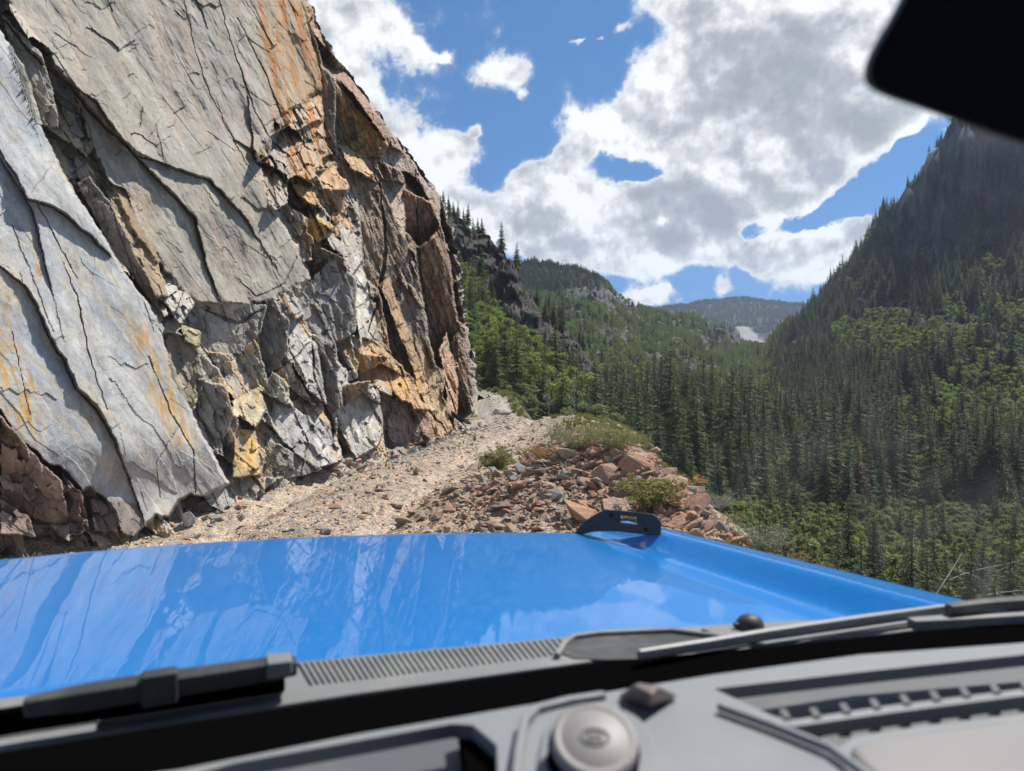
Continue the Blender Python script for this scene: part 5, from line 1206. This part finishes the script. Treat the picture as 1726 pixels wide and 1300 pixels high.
# scuttle between bonnet and windscreen
UPL = [(-260, 1215), (0, 1176), (250, 1146), (480, 1117), (700, 1096), (950, 1073), (1240, 1050), (1530, 1038), (1726, 1035), (1950, 1030)]
L1 = [(-260, 1312), (0, 1270), (300, 1222), (600, 1176), (1000, 1119), (1300, 1091), (1500, 1070), (1726, 1050), (1950, 1036)]
L2 = [(-260, 1380), (0, 1335), (300, 1297), (600, 1237), (880, 1189), (1200, 1137), (1450, 1103), (1726, 1083), (1950, 1066)]
def lin(L, x): return float(np.interp(x, [a for a, b in L], [b for a, b in L]))
cowl = plate('scuttle_panel', UPL+L1[::-1], .362, .03, M_COWL, bevel=.003)
def cell(name, x0, x1, ya, yb, drop, th, mat, par): # small quad plate in scuttle coordinates (ya, yb: share of the way from bonnet to glass)
    q = [(x0[0], lerp(lin(UPL, x0[0]), lin(L1, x0[0]), ya)), (x1[0], lerp(lin(UPL, x1[0]), lin(L1, x1[0]), ya)), (x1[1], lerp(lin(UPL, x1[1]), lin(L1, x1[1]), yb)), (x0[1], lerp(lin(UPL, x0[1]), lin(L1, x0[1]), yb))]
    return [PD(a, b, drop) for a, b in q]
V = []; F = []
for k in range(44):                                   # the ribs of the air intake
    x = 505+k*10.4; q = cell('', (x, x+26), (x+5.2, x+31), .04, .66, .3585, 0, None, None); o_ = len(V); V += q+[p-np.array([0, 0, .012]) for p in q]; F += [(o_, o_+1, o_+2, o_+3)]+[(o_+i, o_+(i+1) % 4, o_+4+(i+1) % 4, o_+4+i) for i in range(4)]
gr = plate('air_intake', [(498, 1118), (948, 1076), (985, 1098), (545, 1150)], .3603, .004, M_COWLD, bevel=0)
part('rib', V, F, M_COWL, gr)['kind'] = 'stuff'
V = []; F = []
for k in range(17):
    x = -60+k*13; q = cell('', (x, x+8), (x+6.5, x+15), .25, .62, .3585, 0, None, None); o_ = len(V); V += q+[p-np.array([0, 0, .012]) for p in q]; F += [(o_, o_+1, o_+2, o_+3)]+[(o_+i, o_+(i+1) % 4, o_+4+(i+1) % 4, o_+4+i) for i in range(4)]
gr2 = plate('air_intake', [(-60, 1208), (150, 1178), (165, 1216), (-50, 1252)], .3603, .004, M_COWLD, bevel=0); part('rib', V, F, M_COWL, gr2)['kind'] = 'stuff'
plate('scuttle_ledge', [(-260, 1296), (0, 1256), (160, 1232), (162, 1216), (205, 1196), (480, 1160), (600, 1146), (1000, 1096), (1045, 1092), (1058, 1104), (1000, 1113), (600, 1168), (300, 1214), (0, 1264), (-260, 1304)], .352, .016, M_COWL, bevel=.003)
plate('drain_cover', smoothpoly([(936, 1108), (962, 1074), (1010, 1068), (1130, 1064), (1215, 1075), (1290, 1090), (1190, 1100), (1060, 1112)], 1), .350, .018, M_COWLD, bevel=.003)
beam('drain_cover_lip', [PD(a, b, .348) for a, b in [(938, 1106), (952, 1084), (966, 1074), (1010, 1068), (1130, 1063), (1215, 1074)]], .004, .004, M_COWL)
plate('corner_cover', [(1180, 1058), (1300, 1049), (1560, 1040), (1720, 1040), (1500, 1066), (1300, 1086), (1215, 1072)], .352, .012, M_COWL, bevel=.003)
# washer jet
c = PD(1264, 1056, .350); rings = []
for k, (r_, h_) in enumerate([(.0175, 0), (.0165, .006), (.013, .012), (.007, .0155), (.001, .0165)]): rings.append([c+np.array([math.cos(t)*r_*1.1, math.sin(t)*r_, h_]) for t in np.linspace(0, 2*math.pi, 17)[:-1]])
V = [p for r_ in rings for p in r_]; F = [(i*16+j, i*16+(j+1) % 16, i*16+16+(j+1) % 16, i*16+16+j) for i in range(4) for j in range(16)]; wj = part('washer_jet', V, F, M_COWLD, smooth=True)
beam('nozzle', [c+np.array([-.024, -.004, .003]), c+np.array([0, 0, .005])], .004, .003, M_COWLD, wj)
# wipers
wl = empty('wiper', (0, 0, 0)); wl.parent = car
beam('wiper_arm', [PD(a, b, .320) for a, b in [(40, 1192), (140, 1176), (262, 1156), (360, 1142), (440, 1130), (500, 1122)]], [.008, .013, .014, .013, .012, .010], [.008, .010, .010, .010, .010, .008], M_COWLD, wl)
beam('wiper_head', [PD(a, b, .316) for a, b in [(448, 1124), (492, 1118)]], [.015, .013], [.009, .008], M_COWL, wl)
beam('wiper_blade', [PD(a, b, .338) for a, b in [(-300, 1264), (-100, 1234), (60, 1208), (250, 1180), (480, 1146)]], .006, .012, M_BLACK, wl)
beam('wiper_clip', [PD(a, b, .318) for a, b in [(238, 1163), (300, 1153)]], .010, .016, M_COWLD, wl)
wr = empty('wiper', (0, 0, 0)); wr.parent = car
beam('wiper_blade', [PD(a, b, .335) for a, b in [(1075, 1104), (1200, 1084), (1300, 1067), (1450, 1045), (1608, 1024)]], [.004, .005, .005, .005, .004], .006, M_STEEL, wr)
beam('blade_rubber', [PD(a, b, .342) for a, b in [(1075, 1106), (1300, 1071), (1608, 1027)]], .003, .006, M_BLACK, wr)
beam('wiper_arm', [PD(a, b, .325) for a, b in [(1598, 1028), (1660, 1020), (1740, 1014), (1900, 1012)]], [.007, .009, .010, .012], .007, M_COWLD, wr)
beam('wiper_head', [PD(a, b, .340) for a, b in [(1534, 1052), (1600, 1048), (1726, 1040), (1900, 1036)]], [.008, .010, .011, .012], .007, M_COWL, wr)
# black lower border of the glass
V = []; F = []
xs_ = np.linspace(-260, 1950, 40)
for i, x in enumerate(xs_):
    a_ = PD(x, lin(L1, x)-1, .345); b_ = PD(x, lin(L2, x)+26, .36); V += [a_, b_, b_+np.array([0, -.02, -.10])]
    if i: F += [(3*i-3, 3*i, 3*i+1, 3*i-2), (3*i-2, 3*i+1, 3*i+2, 3*i-1)]
part('windscreen_border', V, F, M_BLACK)
q = [uv(-1.05, .86, CAMZ-.40), uv(1.25, .86, CAMZ-.40), uv(1.15, .47, CAMZ+.50), uv(-.95, .47, CAMZ+.50)]
part('windscreen', q, [(0, 1, 2, 3)], M_GLASS)
# cabin shell out of view that shades the dashboard
beam('windscreen_header', [uv(-1.0, .47, CAMZ+.52), uv(1.2, .47, CAMZ+.52)], .05, .03, M_LINER)
beam('windscreen_pillar', [uv(-1.08, .88, CAMZ-.42), uv(-.98, .47, CAMZ+.50)], .03, .03, M_LINER); beam('windscreen_pillar', [uv(1.28, .88, CAMZ-.42), uv(1.18, .47, CAMZ+.50)], .03, .03, M_LINER)
def box8(a, b): return [uv(u, v, z) for z in (a[2], b[2]) for u, v in ((a[0], a[1]), (b[0], a[1]), (b[0], b[1]), (a[0], b[1]))], [(0, 1, 2, 3), (4, 5, 6, 7), (0, 1, 5, 4), (1, 2, 6, 5), (2, 3, 7, 6), (3, 0, 4, 7)]
V, F = box8((-1.02, -2.2, CAMZ+.53), (1.22, .46, CAMZ+.56)); part('roof', V, F, M_LINER)
V, F = box8((-1.02, -2.24, CAMZ-.9), (1.22, -2.2, CAMZ+.53)); part('rear_panel', V, F, M_LINER)
for u0 in (-1.08, 1.22): V, F = box8((u0, -2.2, CAMZ-.95), (u0+.05, .70, CAMZ-.33)); part('door', V, F, M_PAINT)
# dashboard
dash = empty('dashboard', (0, 0, 0)); dash.parent = car
R1 = [(150, 1352), (400, 1284), (762, 1219), (796, 1222), (836, 1256), (838, 1306), (700, 1420), (150, 1500)]
R2 = [(1203, 1160), (1450, 1132), (1726, 1103), (1900, 1088), (1900, 1142), (1726, 1160), (1500, 1188), (1340, 1212), (1306, 1207)]
R3 = [(1256, 1198), (1300, 1217), (1336, 1224), (1500, 1201), (1726, 1172), (1900, 1154), (1900, 1186), (1726, 1203), (1560, 1222), (1440, 1240), (1408, 1262), (1330, 1236)]
bot = [(1950, 1900), (-260, 1900)]
plate('dash_top', L2+bot, .270, .012, M_DASH, holes=[R1, R2, R3], bevel=.006, parent=dash)
plate('dash_tray_floor', [(a, b+9) for a, b in L2]+bot, .305, .03, M_DASHD, bevel=.0, parent=dash)
plate('pocket_end', [(772, 1216), (800, 1218), (842, 1254), (842, 1312), (786, 1330)], .2835, .018, M_BLACK, bevel=.002, parent=dash)
# podium and its raised outline
plate('dash_podium', smoothpoly([(884, 1206), (960, 1186), (1085, 1166), (1180, 1176), (1250, 1204), (1400, 1262), (1470, 1330), (1500, 1420), (860, 1500), (868, 1300)], 2), .264, .01, M_DASH, bevel=.005, parent=dash)
beam('podium_ridge', [PD(a, b, .2625) for a, b in [(868, 1340), (874, 1270), (884, 1214), (904, 1196), (960, 1182), (1020, 1173)]], .0035, .0035, M_DASH, dash, .002)
plate('podium_inset', smoothpoly([(900, 1340), (908, 1250), (925, 1212), (985, 1194), (1060, 1190), (1110, 1240), (1120, 1340), (1100, 1500), (900, 1500)], 2), .2605, .006, M_DASH, bevel=.003, parent=dash)
beam('podium_edge', [PD(a, b, .259) for a, b in [(1210, 1190), (1300, 1222), (1400, 1262), (1480, 1320), (1530, 1400)]], .003, .003, M_DASH, dash, .002)
plate('soft_pad', smoothpoly([(1424, 1262), (1444, 1246), (1600, 1223), (1726, 1206), (1950, 1180), (1950, 1700), (1560, 1700), (1500, 1330)], 1), .262, .02, M_KNOB, bevel=.007, parent=dash)
for k in range(13):
    x = 1322+k*50.5; y_ = float(np.interp(x, [1306, 1340, 1500, 1726, 1900], [1206, 1211, 1187, 1159, 1141]))
    p0 = PD(x, y_+2, .268); p1 = PD(x-9, y_-13, .268); p2 = PD(x+12, y_+1, .268); p3 = PD(x+2, y_-14, .268); dn = np.array([0, 0, -.020])
    part('rib', [p0, p2, p3, p1, p0+dn, p2+dn, p3+dn*1.4, p1+dn*1.4], [(0, 1, 2, 3), (4, 5, 6, 7), (0, 1, 5, 4), (1, 2, 6, 5), (2, 3, 7, 6), (3, 0, 4, 7)], M_DASHD, dash)
# round cap
c = PD(1003, 1243, .2385); nz_ = np.array([.03, -.42, .905]); nz_ /= np.linalg.norm(nz_); ax_ = np.cross([0, 1, 0], nz_); ax_ /= np.linalg.norm(ax_); ay_ = np.cross(nz_, ax_)
def disc(prof, mat, name, parent, c0=c, seg=48):
    V = []; F = []
    for r_, h_ in prof: V += [c0+ax_*math.cos(t)*r_+ay_*math.sin(t)*r_+nz_*h_ for t in np.linspace(0, 2*math.pi, seg+1)[:-1]]
    for i in range(len(prof)-1): F += [(i*seg+j, i*seg+(j+1) % seg, (i+1)*seg+(j+1) % seg, (i+1)*seg+j) for j in range(seg)]
    return part(name, V, F, mat, parent, smooth=True)
cap = disc([(.0300, -.030), (.0300, -.010), (.0285, -.0085)], M_BLACK, 'cap_collar', dash)
cap = disc([(.0272, -.016), (.0280, -.006), (.0278, -.0015), (.0262, 0), (.0232, .0), (.0226, -.0007), (.0215, .0001), (.0001, .0003)], M_KNOB, 'round_cap', dash)
ov = []; 
V = []; F = []; S_ = 28
for k in range(S_):
    t = 2*math.pi*k/S_
    for rr_, hh in ((1.0, -.0012), (.97, .0012), (.80, .0012), (.77, -.0012)): V.append(c+ax_*math.cos(t)*.0100*rr_+ay_*math.sin(t)*.0068*rr_+nz_*hh)
for k in range(S_):
    for j in range(3): F.append((4*k+j, 4*((k+1) % S_)+j, 4*((k+1) % S_)+j+1, 4*k+j+1))
part('emblem_ring', V, F, M_DASHD, cap)
for dx in (-.0034, 0, .0034):
    q = [c+ax_*(dx+a_)+ay_*b_+nz_*h_ for h_ in (-.001, .0013) for a_, b_ in ((-.0010, -.003), (.0010, -.003), (.0010, .003), (-.0010, .003))]
    part('emblem_bar', q, [(0, 1, 2, 3), (4, 5, 6, 7), (0, 1, 5, 4), (1, 2, 6, 5), (2, 3, 7, 6), (3, 0, 4, 7)], M_DASHD, cap)
# wedge shaped sensor housing
b4 = [PD(a, b, .262) for a, b in [(1038, 1176), (1062, 1160), (1150, 1174), (1092, 1196)]]; t4 = [PD(a, b, .244) for a, b in [(1068, 1156), (1076, 1150), (1112, 1156), (1100, 1172)]]
b4 = [p for p in b4]; part('sensor_wedge', b4+t4, [(0, 1, 2, 3), (4, 5, 6, 7), (0, 1, 5, 4), (1, 2, 6, 5), (2, 3, 7, 6), (3, 0, 4, 7)], mat_plastic('sensor_plastic', (.17, .13, .125), .4, 400, .2, .1), dash, bevel=.003)
# rear view mirror
mo = smoothpoly([(1540, -60), (1512, 10), (1462, 92), (1452, 135), (1475, 158), (1560, 186), (1640, 216), (1740, 250), (2200, 400), (2340, 380), (2420, 40), (2330, -160), (1640, -290), (1570, -160)], 2)
V = []; F = []; n = len(mo); cxm = sum(p[0] for p in mo)/n; cym = sum(p[1] for p in mo)/n
for sc_, yy in ((.97, .372), (1.0, .378), (1.0, .392), (.93, .410), (.7, .424)):
    V += [PY_(cxm+(a-cxm)*sc_, cym+(b-cym)*sc_, yy)*1.0 for a, b in mo]
for i in range(4): F += [(i*n+j, i*n+(j+1) % n, (i+1)*n+(j+1) % n, (i+1)*n+j) for j in range(n)]
F += [tuple(range(n)), tuple(range(4*n, 5*n))]
mir = part('rear_view_mirror', V, F, M_SHELL, smooth=False)
V = [PY_(cxm+(a-cxm)*.93, cym+(b-cym)*.93, .3705) for a, b in mo]; m_, g_, o_ = material('mirror_glass'); principled(g_, o_, (.02, .022, .026), .08, None, Metallic=.4, Specular_IOR_Level=.3)
part('mirror_glass', V, [tuple(range(n))], m_, mir)
beam('mirror_stalk', [PY_(1930, -40, .42), PY_(1900, -160, .50)], .012, .012, M_SHELL, mir)

# ------------------------------------------------------------------ the air
HX0, HX1, HY0, HY1, HZ0, HZ1 = -1450, 1650, -30, 3200, -260, 420
me = bpy.data.meshes.new('haze'); me.from_pydata([(x, y, z) for z in (HZ0, HZ1) for y in (HY0, HY1) for x in (HX0, HX1)], [], [(0, 1, 3, 2), (4, 6, 7, 5), (0, 4, 5, 1), (2, 3, 7, 6), (0, 2, 6, 4), (1, 5, 7, 3)])
bm = bmesh.new(); bm.from_mesh(me); bmesh.ops.recalc_face_normals(bm, faces=bm.faces[:]); bm.to_mesh(me); bm.free()
m, g, out = material('air'); pv = g.n('ShaderNodeVolumePrincipled'); pv.inputs['Density'].default_value = .00012; pv.inputs['Color'].default_value = (.62, .76, 1, 1); pv.inputs['Anisotropy'].default_value = .3
m.node_tree.links.new(pv.outputs[0], out.inputs['Volume']); me.materials.append(m); hz = bpy.data.objects.new('haze', me); COL.objects.link(hz); hz['kind'] = 'stuff'
S.cycles.volume_step_rate = 10
